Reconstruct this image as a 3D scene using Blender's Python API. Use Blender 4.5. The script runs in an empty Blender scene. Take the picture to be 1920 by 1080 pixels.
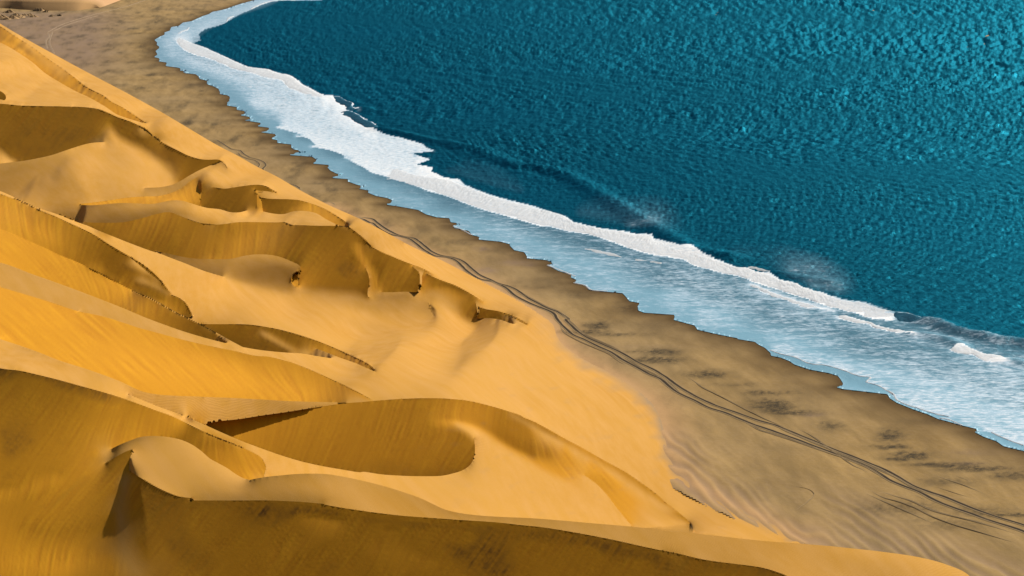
import bpy, math, random, time
import numpy as np
from mathutils import Vector
T_START = time.time()
# ================================================================== camera, sky, sun, exposure
SUN_EL_DEG, SUN_AZ_DEG = 42.0, 38.0          # sun to the right and ahead, azimuth from +Y towards +X
sc = bpy.context.scene
cam_d = bpy.data.cameras.new('camera'); cam = bpy.data.objects.new('camera', cam_d); sc.collection.objects.link(cam)
cam.location = (0, 0, 100.0); cam.rotation_euler = (math.radians(90-12.28), 0, 0)
cam_d.sensor_width = 36.0; cam_d.lens = 3712.0/1920*36; cam_d.clip_start = 1.0; cam_d.clip_end = 60000.0
sc.camera = cam
world = bpy.data.worlds.new('World'); sc.world = world; world.use_nodes = True
nt = world.node_tree; nt.nodes.clear()
sky = nt.nodes.new('ShaderNodeTexSky'); sky.sky_type = 'NISHITA'; sky.sun_disc = False
sky.sun_elevation = math.radians(SUN_EL_DEG); sky.sun_rotation = math.radians(SUN_AZ_DEG); sky.altitude = 50; sky.air_density = 1.0; sky.dust_density = 3.0; sky.ozone_density = 1.5
bg = nt.nodes.new('ShaderNodeBackground'); bg.inputs['Strength'].default_value = 0.05
wo = nt.nodes.new('ShaderNodeOutputWorld'); nt.links.new(sky.outputs[0], bg.inputs[0]); nt.links.new(bg.outputs[0], wo.inputs[0])
sun_d = bpy.data.lights.new('sun', 'SUN'); sun_d.energy = 5.0; sun_d.angle = math.radians(0.6); sun_d.color = (1.0, 0.93, 0.82)
sun = bpy.data.objects.new('sun', sun_d); sc.collection.objects.link(sun)
_el, _az = math.radians(SUN_EL_DEG), math.radians(SUN_AZ_DEG)
sun.rotation_euler = Vector((-math.cos(_el)*math.sin(_az), -math.cos(_el)*math.cos(_az), -math.sin(_el))).to_track_quat('-Z', 'Y').to_euler()
sun.location = (300, 200, 400)
sc.view_settings.view_transform = 'Standard'; sc.view_settings.look = 'None'; sc.view_settings.exposure = 0.47; sc.view_settings.gamma = 1.0; sc.view_settings.use_curve_mapping = False
# ------------------------------------------------------------------ camera model shared by everything
CAM_H = 100.0
FPX = 3712.0            # focal length in photo pixels (1920 wide)
PITCH = math.radians(12.28)
SUN_EL, SUN_AZ = math.radians(SUN_EL_DEG), math.radians(SUN_AZ_DEG)   # azimuth measured from +Y (view direction) towards +X
SUN_DIR = np.array([math.cos(SUN_EL)*math.sin(SUN_AZ), math.cos(SUN_EL)*math.cos(SUN_AZ), math.sin(SUN_EL)])
CP, SP = math.cos(PITCH), math.sin(PITCH)
def ray(u, v):
    a = (np.asarray(u, float)-960)/FPX; b = (np.asarray(v, float)-540)/FPX
    return np.stack([a+0*b, CP - b*SP + 0*a, -SP - b*CP + 0*a], -1)
def ground(u, v, z=0.0):
    r = ray(u, v); t = (CAM_H - z)/(-r[..., 2]); P = r*t[..., None]; P[..., 2] += CAM_H
    return P

# ------------------------------------------------------------------ survey of the dune field
TILE = dict(A0=(0,0,5.4), A=(0,140,5.4), B=(260,200,5.4), C=(100,300,5.4), D=(380,300,5.4), E=(420,400,5.4), F=(640,420,5.4),
  G=(760,480,5.4), H=(0,340,5.4), I=(160,480,5.4), J=(380,580,4.908), K=(0,660,5.4), M=(160,780,5.4), N=(0,880,5.4),
  O=(380,730,5.4), P=(680,730,5.4), Q=(980,780,4.8), R=(280,900,5.333), S=(600,900,5.333), U=(940,920,5.333), V=(1240,960,6.0), X=(0,0,1.0),
  a=(280,0,5.4), b=(380,120,5.4), c=(580,240,5.4), d=(820,400,5.4), e=(1080,500,5.4), f=(1360,620,5.4), g=(1600,700,5.4), h=(560,140,5.4),
  i=(740,240,5.4), j=(1000,360,5.4), k=(1240,440,5.4), l=(1500,530,5.4), m=(1600,540,5.4), n=(1600,860,5.4), o=(1040,600,5.4))
def parse(txt):
    """'A 1 2 3 4 ; B 5 6' -> (n,2) array of survey pixels"""
    out = []
    for seg in txt.split(';'):
        w = seg.split(); x0, y0, s = TILE[w[0]]
        n = np.array([float(k) for k in w[1:]]).reshape(-1, 2)
        out.append(n/s + np.array([x0, y0]))
    return np.concatenate(out)
# brinks and creases: points, values left of travel (upper side when going right), values right of travel.
# |value| is openness to the light, the sign tells wind packed sand (+) from loose slip face sand (-)
CREASE = [
('X -300 -105 ; A0 0 265 120 345 300 460 480 590 640 700 760 790 840 855 930 910 1050 970 1130 1030 ; A 1228 325 1300 370 1400 435 1490 497', '.93', '-.82'),
('X -300 -60 ; A0 0 430 100 480 220 555 340 640 450 735 600 830 780 930 900 985 ; A 1060 320 1180 400 1300 445 1400 475 1490 497', '-.82', '.93'),
('X -60 150 ; A 0 165 40 190 62 225 50 258 0 250 ; X -60 192', '.9', '-.5'),
('X -300 200 ; A 0 295 200 312 400 318 640 322 860 330 1000 350 1080 380 1180 425 1330 480 1450 540 1540 610 1640 675 ; B 0 190 60 215 120 270 190 335 280 385 380 435 500 495 620 530 700 537 800 535 840 545', '.92', '-.5 -.45 -.43 -.43 -.45 -.45 -.5'),
('B 840 545 870 575 905 630', '.92', '.6 .8'),
('X -300 330 ; A 0 900 130 885 240 872 360 850 520 815 640 775 760 735 880 700 960 687 1050 683', '.9 .9 .88 -.42 -.42 -.42 -.43 -.45 -.5 .6 .7', '.72 .72 .72 .75 .78 .82 .85 .88'),
('B 60 822 220 815 340 790 440 742 500 705 600 650 700 605 800 565 840 550', '.84 .84 .8 -.5 -.5 -.5 -.52 -.5 -.5', '.72 .72 .68 .68 .7 .8 .9 .9 .9'),
('C 260 445 400 430 560 410 740 382 900 370 1060 365 1200 330 1290 290 1370 225 1460 170', '.8 .82 .8 .8 .8 .76 .72 .7 .72 .8', '-.83 -.88 -.88 -.9 -.9 -.9 -.9 -.88 -.86 -.85'),
('C 260 455 400 458 560 445 700 435 850 440 1000 445 1090 430 1200 408 1300 412 1400 440 1480 465 1560 485 ; D 80 489 180 500 280 528 370 530 450 510', '-.83 -.88 -.88 -.88 -.88 -.88 -.88 -.88 -.86 -.8 -.6 -.5 -.5 -.5 -.5 -.48 -.5', '.66 .68 .72 .76 .84 .8 .75 .74 .8 .88 .9 .92 .92 .92 .9 .88 .88'),
('C 1500 230 1500 330 1480 460', '-.52', '-.88'),
('D 100 275 220 290 300 280 400 265 500 252 580 252 650 268 700 298 760 332', '.82 .88 .92 .93 .93', '-.52 -.5 -.58 -.55 -.6 -.6 -.55 -.6 -.7'),
('D 520 300 600 312 680 320 760 335', '-.55 -.6 -.6 -.7', '.85 .85 .88 .9'),
('D 525 305 545 340 550 420 545 480', '-.86', '-.45 -.45 -.48 -.55'),
('D 590 380 600 440 610 520', '-.58', '-.86'),
('D 580 375 650 390 760 395 880 398 980 408 1080 435 1200 480 1300 530 1380 580 1450 630 1490 680', '.84 .88 .9 .92 .93 .93', '-.5 -.5 -.52 -.58 -.65 -.8 -.83 -.8 -.72 -.6 -.5'),
('D 610 520 700 540 820 548 900 525 960 515 1050 518 1150 540 1250 600 1330 640 1400 665 1490 682', '-.6 -.55 -.58 -.68 -.8 -.86 -.86 -.84 -.8 -.7 -.6', '.9 .88 .82 .84 .92 .93 .93'),
('C 60 540 150 575 300 625 500 635 700 630 830 605 930 580 1050 545 1180 528 1280 565 1400 610 1520 645 1640 655 ; D 0 640 120 655 250 645 330 632 440 628 600 630 760 632 820 628 900 655 1000 660 1150 665 1350 668 1450 680 1500 690 1560 735 1640 800 1728 890 ; F 250 185 300 225 400 280 520 330 640 380 720 410 800 440 850 465 900 490 940 515',
  '.7 .6 .58 .58 .6 .63 .66 .7 .76 .82 .86 .88 .9 .9 .88 .82 .82 .84 .84 .8 .74 .84 .86 .9 .92 .93 .93 .93 .93 .93 .93', '-.6 -.6 -.62 -.64 -.68 -.7 -.68 -.64 -.66 -.6 -.62 -.72 -.74 -.72 -.66 -.58 -.54 -.5 -.46 -.42 -.42 -.44 -.5 -.5 -.5 -.55 -.6 -.7'),
('C 1040 920 1150 945 1280 975 1400 995 1550 1003 ; D 0 1000 150 1005 300 998 420 970 520 957 640 957 750 972 850 1005 940 1045 ; E 740 510 775 545 770 570', '-.6 -.6 -.64 -.68 -.74 -.76 -.76 -.72 -.64 -.58 -.54 -.52 -.5', '.62 .62 .66 .68 .72 .74 .76 .76 .76 .74 .7 .66'),
('E 770 570 750 620 745 680 760 740', '-.5', '-.86'),
('E 755 580 700 620 680 680 700 730 740 750', '-.9', '.52 .52 .56 .6 .66'),
('X -300 265 ; H 0 98 100 140 250 210 420 280 600 340 720 390 830 430 900 455 1000 500 1150 560 1300 620 1500 695 1640 740 1728 775 ; I 1000 70 1200 150 1400 210', '.7 .7 .74 .8 .8 .66 .6 .58 -.58 -.6 -.6 -.6 -.6 -.6 .64 .66 .66 .66', '.93'),
('X -300 275 ; H 0 128 130 175 200 200 300 245 420 300 560 355 680 412 800 465 900 512 1000 570 1100 635 1250 725 1400 810 1500 880 1600 970 1660 1040 ; I 445 0 520 45 600 100 690 170 750 230 800 290 840 345 870 375', '.93', '-.82 -.82 -.82 -.8 -.8 -.76 -.72 -.7 -.66 -.62 -.58 -.55 -.52 -.5 -.48 -.48 -.48 -.5 -.5 -.5 -.5 -.55 -.6'),
('X -300 320 ; H 0 480 130 530 300 605 470 680 600 745 720 790 850 850 940 910 1050 950 1200 1020 ; I 0 105 150 180 270 250 370 295 480 350', '-.9 -.88 -.85 -.82 -.78 -.72 -.66 -.58 -.54 -.5 -.48 -.48 -.46 -.45 -.5', '-.91 -.91 -.9 -.88 -.86 -.86 -.86 -.85 -.85 -.85 -.85 -.85'),
('I 480 352 640 428 800 513 950 598 1050 640 1160 694 1270 752 1350 810 1400 850 1430 882', '.88', '-.82 -.76 -.68 -.62 -.58 -.52 -.5 -.5 -.5 -.5'),
('I 480 350 640 414 800 499 950 584 1020 613 1060 631 1150 678 1165 688 1300 760 1450 845 1600 925', '-.5 -.58 -.74 -.7 -.45 .8 .8 -.5 -.48 -.44 -.44', '.9'),
('I 870 390 960 430 1020 480 1060 550 1080 600 1050 625', '.9', '-.62 -.62 -.6 -.55 -.42 -.42'),
('I 1165 690 1300 690 1450 690 1600 692 ; J 450 143 560 158 680 180 800 210 940 252 1080 300 1200 350 1300 395 1400 440 1500 490 1560 530 1590 570', '.84 .86 .9 .92 .92', '-.5 -.46 -.48 -.48 -.48 -.5 -.53 -.58 -.65 -.72 -.76 -.76 -.74 -.68 -.56'),
('J 375 348 500 370 650 388 830 402 900 405 1050 430 1180 450', '-.43 -.42 -.44 -.5 .86 .74 .84', '.92'),
('J 1040 360 1150 400 1250 440 1350 475 1420 500 1520 545 1590 575', '-.74 -.78 -.78 -.78 -.78 -.7 -.56', '.9'),
('X -300 430 ; H 0 822 150 870 300 930 500 1000 720 1080 ; I 200 455 400 535 600 620 800 695 1000 765 1200 825 1430 885', '-.91 -.9 -.88 -.86 -.86 -.84 -.82 -.78 -.7 -.62 -.55 -.5', '.87'),
('X -300 450 0 538 44 551 93 566 148 584 ; I 150 605 350 665 550 730 700 770 900 825 1100 875 1300 920 1500 960 ; J 490 428 600 435 800 485 1000 560 1200 650 1400 745 1500 800 1560 835', '.84 .86 .87 .87 .88 .9 .9 .92 .92 .93', '-.93 -.93 -.93 -.92 -.9 -.88 -.82 -.78 -.8 -.82 -.84 -.86'),
('X -300 560 0 636 74 661 ; K 600 85 900 180 1200 290 1480 410 ; O 0 75 250 85 550 100 850 118 1150 127 1350 130 1450 131', '-.94', '.93 .93 .93 .93 .92 .76 .75 .76 .78 .82 .88'),
('X -300 620 ; K 0 165 200 190 400 235 600 285 800 340 1000 395 1200 455 1400 525 1600 600 ; M 875 0 1000 60 1200 160 1400 250 1600 320 ; O 0 425 100 470 250 530 400 590 500 635 580 680 610 710', '.92', '-.42 -.4 -.4 -.38 -.38 -.38 -.4 -.45 -.52 -.58 -.6 -.64 -.68 -.74 -.78 -.82 -.84 -.84 -.84 -.84'),
('O 605 705 640 780 630 840 615 890', '.93', '-.82'),
('K 1300 430 1450 490 1600 550 ; M 990 -5', '.72 .7 .68 .68', '.95'),
('M 1020 8 1200 85 ; O 200 440 400 525 600 600 800 670 1000 730 1200 775 1400 810 1600 840 ; P 0 835 200 862 400 875 600 880 800 875 900 855 1000 825 1060 790 1100 750 1125 690 1138 620 1133 540 1130 490', '.68 -.68 -.7 -.66 -.6 -.52 -.48 -.46 -.45 -.45 -.45 -.45 -.45 -.45 -.45 -.45 -.46 -.48 -.5 -.52 -.54 -.56 .75', '.95'),
('M 1200 85 ; O 150 325 380 300 600 265 850 230 1100 190 1300 160 1450 140 ; P 0 128 200 110 400 97 600 90 800 92 950 102 1100 122 1300 170 1450 215 1600 265 ; Q 0 8 100 50 230 120 400 215 550 295 750 410 900 490 1050 590 1200 700 1300 790 1400 880 1480 990 1510 1045',
  '.64 .66 .7 .74 .77 .8 .83 .86 .9 .92 .93 .93 .93 .93 .93 .93 .93 .93 .93 .93 .93 .93 .93', '-.74 -.7 -.62 -.56 -.54 -.52 -.5 -.46 -.42 -.4 -.4 -.42 -.44 -.46 -.48 -.48 -.46 -.5 -.7 -.8 -.8 -.78 -.76 -.76 -.74 -.72 -.72'),
('Q 550 530 650 600 750 700 850 830 980 990', '-.86 -.86 -.88 -.9 -.92', '.95'),
('M 270 330 350 290 450 250 550 215 650 203 760 205 880 220 980 245 1080 290 1180 360 1260 430 1350 480 1440 530 1510 580 1600 630 1670 648', '-.55 -.55 -.58 -.6 -.6 -.6 -.6 -.62 -.64 -.68 -.72 -.76 -.8 -.82 -.84 -.85', '.6 .62 .7 .8 .88 .92 .93 .93 .94 .94 .94'),
('M 200 480 300 420 400 365 480 335', '.55 .62 .72 .8', '-.5 -.48 -.48 -.48'),
('M 485 335 460 400 445 470 440 540', '.94', '-.5 -.5 -.5 -.6'),
('M 440 550 500 590 600 650 720 720 850 780 950 815 1100 838 ; R 400 200 600 205 800 205 1000 205 1200 205 1400 212 1600 225 1750 240 ; S 0 235 200 275 400 305 600 332 850 360 1100 378 1400 400 1650 415 ; U 0 322 200 345 400 365 600 395 800 430 1000 468 1200 510 1400 555 1600 598 1800 640 ; V 0 430 200 470 400 520 600 555 800 580 1000 605 1150 630 1300 675 1420 725 ; X 1580 1150 1700 1300',
  '.9 .9 .88 .88 .84 .78 .72 .68 .66 .66 .66 .66 .68 .74 .84 .88 .89 .88 .87 .86 .85 .84 .82 .82 .82 .82 .82 .82 .83 .84 .84 .83 .82 .82 .83 .84 .86 .88 .9', '-.62 -.48 -.42 -.42 -.44 -.44 -.44 -.45 -.46 -.48 -.5 -.55 -.58 -.58 -.55 -.5 -.48 -.45 -.43 -.43 -.42 -.42 -.42 -.42 -.42 -.42 -.4 -.4 -.4 -.4'),
('O 480 915 620 890 800 870 950 857 1100 853 1250 858 1400 880 1550 910 ; S 600 50 800 110 1000 180 1150 250 1250 295 1400 330 1600 355 ; U 0 262 300 275 600 298 900 325 1200 350 1400 370 1600 395 ; V 0 210 300 235 600 265 900 300 1200 330 1500 350 1728 370 1920 385 ; X 1576 1026 1650 1034 1724 1045 1773 1058 1817 1079 1850 1130 1870 1300',
  '-.84 .93 .94 .94 .94 .95 .95 .95 .95 .95 .95 .95 .95 .95 .95 .95 .94 .93 .93 .93 .93 .93 .93', '.74 .78 .8 .82 .84 .86 .87 .86 .84 .81 .8 .8 .8 .82 .83 .83 .83 .83 .83 .84 .84 .84 .86 .89 .91 .93 .93 .93'),
# spurs and hollows along the seaward crest
('F 240 430 275 520 285 590 265 690 270 735 300 755', '.92', '-.48 -.45 -.48 -.52 -.6 .75'),
('F 715 430 760 465 790 500 795 560 790 630 770 685', '.93', '-.48'),
('F 845 470 820 520 815 600 790 680', '-.55', '.92'),
('F 400 690 550 690 650 685 720 690 770 690', '-.6', '.78 .78 .84 .86 .86'),
('F 860 500 940 540 1040 580 1150 620 1250 670 1350 730 1440 790', '.93', '-.52 -.5 -.48 -.5 -.56 -.66 -.85'),
('F 1355 780 1370 850 1375 900 1355 960', '.88', '-.42'),
('F 1390 835 1400 880 1370 950', '-.5', '.88'),
('F 1390 840 1480 865 1580 880 1660 905 ; G 1000 575 1100 610 1180 650 1250 690', '.92', '-.5 -.5 -.5 -.52 -.56 -.6 -.7 -.82'),
('G 730 635 860 630 980 650 1060 680 1110 690', '-.5 -.5 -.5 -.6 .8', '.9'),
('G 1000 590 1080 615 1160 665 1240 705', '-.6', '.92'),
('F 880 790 900 860 940 930', '.96', '.76 .78 .84'),
]
# soft strokes: value, points
STROKE = [
('-.45','A 100 420 400 450 700 480 950 470'),('-.42','A 200 780 400 740 600 700 800 640 980 600'),('-.45','A 0 680 80 780 170 840'),('.87','A 0 780 60 830 130 868'),
('.93','A 1110 570 1150 640 1250 700 1400 780 1550 880'),('-.75','A 1090 500 1120 500'),('-.45','A 960 480 1060 430 1120 440 1180 510 1250 590 1400 660 1550 740 1680 830'),('-.45','A 1000 530 1000 580'),('.7','A 1040 640 1100 640'),
('.9','A 900 800 1200 900 1500 950'),('.68','A 100 980 300 960 480 880 640 800'),('.9','A 400 1060 600 930 800 820'),('.92','C 50 60 0 200'),('.78','C 180 180 250 260 300 400'),('.88','C 300 240 420 290'),('.88','C 600 200 1000 200'),('.92','C 300 30 700 60'),('.8','C 500 360 800 340'),
('-.47','B 100 330 250 430 400 560 470 670'),('-.5','B 300 440 500 560 700 590'),('.89','B 0 440 120 520 250 640 340 730'),
('.93','C 1560 120 1640 180 1700 120'),('.7','C 1560 262 1700 272'),('.93','B 500 400 800 480 1000 520'),('.93','B 1000 650 1300 760 1600 860'),('.93','A 1100 150 1500 400'),
('-.5','D 100 400 300 330 450 300'),('-.5','D 100 450 300 440 500 380'),('-.6','D 800 450 950 470'),('-.84','D 1100 480 1250 540 1350 600'),('-.55','D 700 440 850 500'),
('.92','D 100 560 200 580'),('.8','D 330 570 340 600'),('.93','D 420 560 500 550'),('.88','D 600 590 700 600'),('.76','D 830 590 840 620'),('.92','D 1000 560 1150 600 1250 640'),('.86','D 1000 640 1150 655'),
('.65','C 200 520 500 520'),('.58','C 350 600 700 600'),('.7','C 900 500 1050 490'),('.86','C 1200 450 1300 460'),('.92','C 1450 560 1600 600'),
('-.76','E 50 300 300 250 330 350'),('-.72','E 480 200 430 380'),('-.58','E 700 250 640 380'),('-.54','E 900 250 850 450'),('-.5','E 1200 200 1100 450'),('-.42','E 1150 520 1250 650'),('-.55','E 850 600 1050 690'),('-.5','E 1350 700 1420 760'),
('-.66','C 450 750 800 800'),('-.6','C 1000 820 1250 880'),('-.68','C 1500 800 1650 950'),
('.7','E 50 520 200 470'),('.68','E 300 480 500 500'),('.55','E 450 560 680 590'),('.6','E 250 590 400 640'),('.64','E 450 700 620 720'),
('.66','E 0 600 200 655 400 705'),('.92','E 0 665 200 740 400 800 600 860'),('-.52','E 820 715 1000 722 1200 730 1400 745'),('.78','E 760 770 900 795 1100 825 1300 855 1440 880'),('.87','E 700 850 900 900 1300 960'),
('-.88','H 80 300 300 450'),('-.84','H 450 520 550 600'),('-.72','H 680 600 750 720'),('-.6','H 880 700 950 800'),('-.52','H 1080 800 1150 900'),('-.45','H 1250 900 1400 950'),
('.86','I 520 225 600 250 700 300 800 360 850 378'),('-.5','I 600 180 720 245 800 315'),('-.42','I 500 310 620 335 740 375 800 400'),('-.72','I 750 440 900 500'),('-.5','I 450 230 470 280'),
('.93','I 1000 300 1400 400 1700 500'),('.93','I 1000 150 1400 280'),('.92','X 500 590 700 640 850 690'),('.9','X 560 560 700 600 850 640'),
('.88','J 540 215 620 260 720 320 800 370 850 398'),('-.58','J 600 190 700 245 800 305 900 345'),('-.72','J 1000 350 1020 390'),('-.42','J 480 250 600 310 700 360 780 385'),('-.5','J 150 200 300 230'),
('.94','J 900 430 1200 520 1500 680'),('-.94','X 40 580 200 650 400 710 560 735'),('-.92','X 250 640 450 690'),('.94','K 200 80 600 180 1000 300'),('.75','O 200 180 500 170'),('.66','O 100 280 400 270'),('.7','K 1350 420 1480 440 1700 480'),('.9','K 1000 370 1200 395 1260 400'),
('-.6','P 0 200 300 165 600 160 900 155 1100 175 1300 262 1500 320 1700 410'),('-.58','P 0 400 300 300'),('-.57','P 600 250 700 240'),('-.55','P 400 520 700 500'),('-.5','P 850 650 1000 600'),('-.46','P 100 700 500 750'),
('-.6','O 700 330 1000 300'),('-.65','O 450 430 500 480'),('-.7','O 200 380 320 400'),('-.56','O 1200 400 1400 380'),('-.5','O 900 600 1300 550'),('-.47','O 1300 700 1600 720'),
('.93','P 950 352 1050 405 1110 462'),('-.9','P 760 325 850 312 1000 320 1130 358 1280 440 1450 560 1600 640 1728 712'),('-.56','P 700 300 850 282 1000 288 1150 322 1300 418 1450 528 1600 608 1728 670'),('.95','P 1000 372 1200 450 1400 592 1600 704 1728 778'),
('-.6','P 850 400 1000 450 1090 520'),('-.68','P 1250 300 1300 380'),('-.7','P 1500 400 1650 500'),('-.75','Q 80 130 100 200'),('-.66','Q 180 320 250 350'),('-.85','Q 380 260 450 450'),('-.9','Q 0 350 150 435 300 505 420 560'),('.95','Q 0 420 200 530 400 620'),
('-.92','Q 600 400 800 550 1000 800'),('-.82','Q 680 560 780 640'),('.95','P 1200 650 1500 850'),('.95','P 300 930 900 930'),('.95','Q 200 800 700 850'),
('-.55','M 50 80 400 100'),('-.58','M 600 120 900 170'),('-.64','M 1050 200 1200 300'),('-.76','M 1350 350 1500 420'),('-.82','M 1600 400 1650 560'),
('-.45','M 250 500 350 580'),('-.45','M 150 700 320 780'),('-.65','M 60 400 130 352'),('.75','M 175 350 215 345'),
('-.4','K 0 800 300 900'),('-.38','K 50 1000 150 1020'),('-.45','K 600 950 750 900'),('-.57','K 200 330 450 380'),('-.55','K 600 500 1000 650'),('-.5','K 700 750 900 780'),('-.56','K 1300 640 1500 720'),
('-.72','N 0 245 200 215 400 165 600 90'),('-.42','N 0 100 150 90'),('-.44','N 900 60 700 200 500 350 350 380'),('-.5','N 300 480 800 470'),('-.6','N 200 600 700 650 1000 600'),('-.68','N 300 780 900 800'),('-.76','N -200 950 100 950 600 1000 1100 900 1150 1050'),
('.68','N 1290 60 1240 250 1220 420 1210 600 1240 780 1310 940 1400 1080'),('-.54','N 1180 60 1100 200 1000 350'),('-.56','N 1080 500 1060 560'),('-.62','N 1325 150 1335 350 1340 500'),('-.72','N 1160 450 1150 650'),
('-.44','M 530 690 600 850 700 1000'),('-.45','N 1430 220 1500 420 1600 560 1700 690'),('-.55','N 1400 700 1500 900'),
('-.36','R 1000 300 1300 325 1600 322 1900 335 ; S 200 345'),('-.4','S 400 365 700 400 1000 430 1300 450 1600 480 1900 510'),('-.4','U 200 420 600 470 1000 550 1400 640 1700 720'),
('-.62','R 1500 385 1700 378'),('-.64','S 0 400 200 450'),('-.57','S 600 500 800 520'),('-.54','S 1100 520 1500 570'),('-.38','S 1250 650 1450 750 1700 850 1850 930'),('-.58','S 500 700 800 750 1200 850'),('-.46','S 300 800 150 740'),
('-.4','R 200 600 350 750'),('-.42','R 500 850 600 800'),('-.52','R 500 420 700 450'),('-.5','R 800 600 900 650'),('-.56','R 1200 700 1500 650'),('-.52','R 900 850 1000 800'),('-.42','R 1850 850 1700 950'),
('-.52','U 200 570 600 620'),('-.55','U 800 600 900 620'),('-.4','U 50 740 100 790'),('-.52','U 900 800 1000 760'),('-.52','U 1300 740 1450 760'),('-.45','X 1200 1200 1400 1280'),('-.6','X 100 1250 500 1280'),('-.5','X 800 1250 900 1280'),
('-.82','F 165 190 190 300 230 395 290 490 310 590 300 670'),('-.42','F 60 350 150 420 180 520'),('-.54','F 245 270 330 390 390 480 430 600'),('-.72','F 345 520 365 640'),('-.5','F 600 520 700 600'),('-.56','F 770 440 830 463'),
('.64','F 340 735 500 727 650 708 730 703'),('.76','F 400 785 700 765'),('-.5','F 870 570 960 600'),('-.76','F 900 645 1050 645 1150 705 1250 765'),('.86','F 900 692 1000 725 1080 800 1150 880'),
('-.4','F 1335 800 1320 860 1335 920'),('-.6','F 1240 830 1240 920'),('.95','F 905 785 1000 850 1150 950 1300 1040'),('.78','F 860 850 870 900'),('.8','F 100 850 600 880'),('.86','F 100 1000 500 1040'),
('.93','G 300 900 900 950'),('.9','G 1100 800 1400 880'),('.93','X 1050 720 1150 800 1250 880 1350 960'),('.93','X 900 740 1100 860 1300 980'),('.93','G 400 200 900 450'),
('.9','X -300 -140'),('.9','A0 200 700 900 1050'),('.9','A 100 60 700 250'),('.88','A 200 200 500 280'),('.93','A0 100 330 700 760'),
]
# ground level the relief swings about (m above the beach), rough, at survey pixels
ZSEED = [(0,60,5),(0,130,12),(0,190,17),(0,300,20),(0,360,23),(0,450,25),(0,540,29),(0,640,32),(0,700,36),(0,800,34),(0,900,33),(0,1080,34),(0,1300,40),(-300,0,22),(-300,300,28),(-300,700,38),(-300,1300,42),
 (200,240,9),(300,300,8),(420,300,4.5),(250,400,17),(400,420,9),(550,430,5),(650,430,3),(300,550,15),(450,600,13),(600,560,8),(700,520,4.5),(850,560,2.5),(950,600,1.2),(700,680,10),(850,640,5),(1000,700,1.8),
 (300,740,28),(480,700,21),(690,745,14),(900,750,9),(1050,820,6),(1200,920,4),(1290,975,2.5),(300,800,33),(430,860,31),(700,900,18),(900,900,14),(1000,945,11),(1350,980,1.2),(1200,870,1.5)]
ZFRONT = [(560,915,30),(700,940,29),(900,995,28),(1100,1005,26),(1300,1025,22),(1500,1045,17),(1700,1075,11),(1790,1105,8),(400,1000,31),(900,1070,27),(1400,1070,20),(700,1300,38),(1500,1300,24),(1850,1300,9)]
FOOT = parse('X -300 -150 0 44 44 70 122 113 178 143 237 174 304 211 363 246 407 272 444 291 481 312 519 331 567 359 622 387 667 407 715 431 770 461 826 487 863 506 919 535 974 565 1010 588 1036 608 1046 634 1077 663 1133 694 1170 715 1197 733 1222 756 1238 785 1246 815 1252 845 1262 872 1285 900 1324 921 1373 947 1428 973 1473 995 1510 1017')

# ------------------------------------------------------------------ survey of the shore
SHORE = parse('X 900 -190 700 -120 560 -40 ; a 1070 0 940 35 860 60 780 90 720 105 640 120 600 145 550 160 480 190 430 215 340 230 300 262 220 275 210 310 150 330 160 350 110 370 50 405 80 430 75 455 110 480 60 520 90 550 45 578 140 600 85 620 220 640 165 655 170 670 290 685 330 700 300 715 380 722 340 738 470 752 500 775 510 800 610 822 580 835 590 855 640 870 700 900 710 925 740 940 700 950 790 965 830 990 800 1010 880 1018 780 1035 910 1055 780 1068 ; b 290 345 265 360 340 372 240 382 370 405 245 420 400 447 330 462 490 487 375 520 540 545 425 572 580 595 600 610 545 630 690 648 650 680 590 692 770 715 690 755 720 765 800 780 725 795 950 822 890 838 920 865 1050 885 935 900 940 915 840 920 1110 940 1160 975 1130 1000 1100 1008 1300 1025 ; c 185 400 210 430 270 460 350 478 195 503 400 520 385 540 480 575 600 602 500 615 620 637 590 655 680 690 790 710 845 735 820 765 740 772 900 795 1100 830 1180 875 1290 905 1420 915 1430 955 ; d 250 105 150 128 180 150 320 180 350 220 445 245 400 265 640 288 765 322 735 330 780 375 880 395 910 440 900 455 1100 475 1200 510 1115 525 1180 560 1230 585 1370 625 1350 650 1420 680 1380 705 1500 730 1535 775 ; e 250 250 470 270 500 300 540 350 650 370 625 400 630 445 690 468 1005 490 990 540 1200 597 1230 640 1450 690 1630 725 ; f 130 88 300 115 330 140 400 175 460 230 460 255 560 275 650 310 700 345 850 395 1050 432 1140 460 1170 500 1200 550 1120 575 1200 595 1640 645 ; g 370 255 440 300 600 365 750 415 860 465 960 490 1100 530 1310 580 1225 595 1320 645 1450 690 1520 740 1728 790 ; X 2080 893 2400 990')
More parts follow.
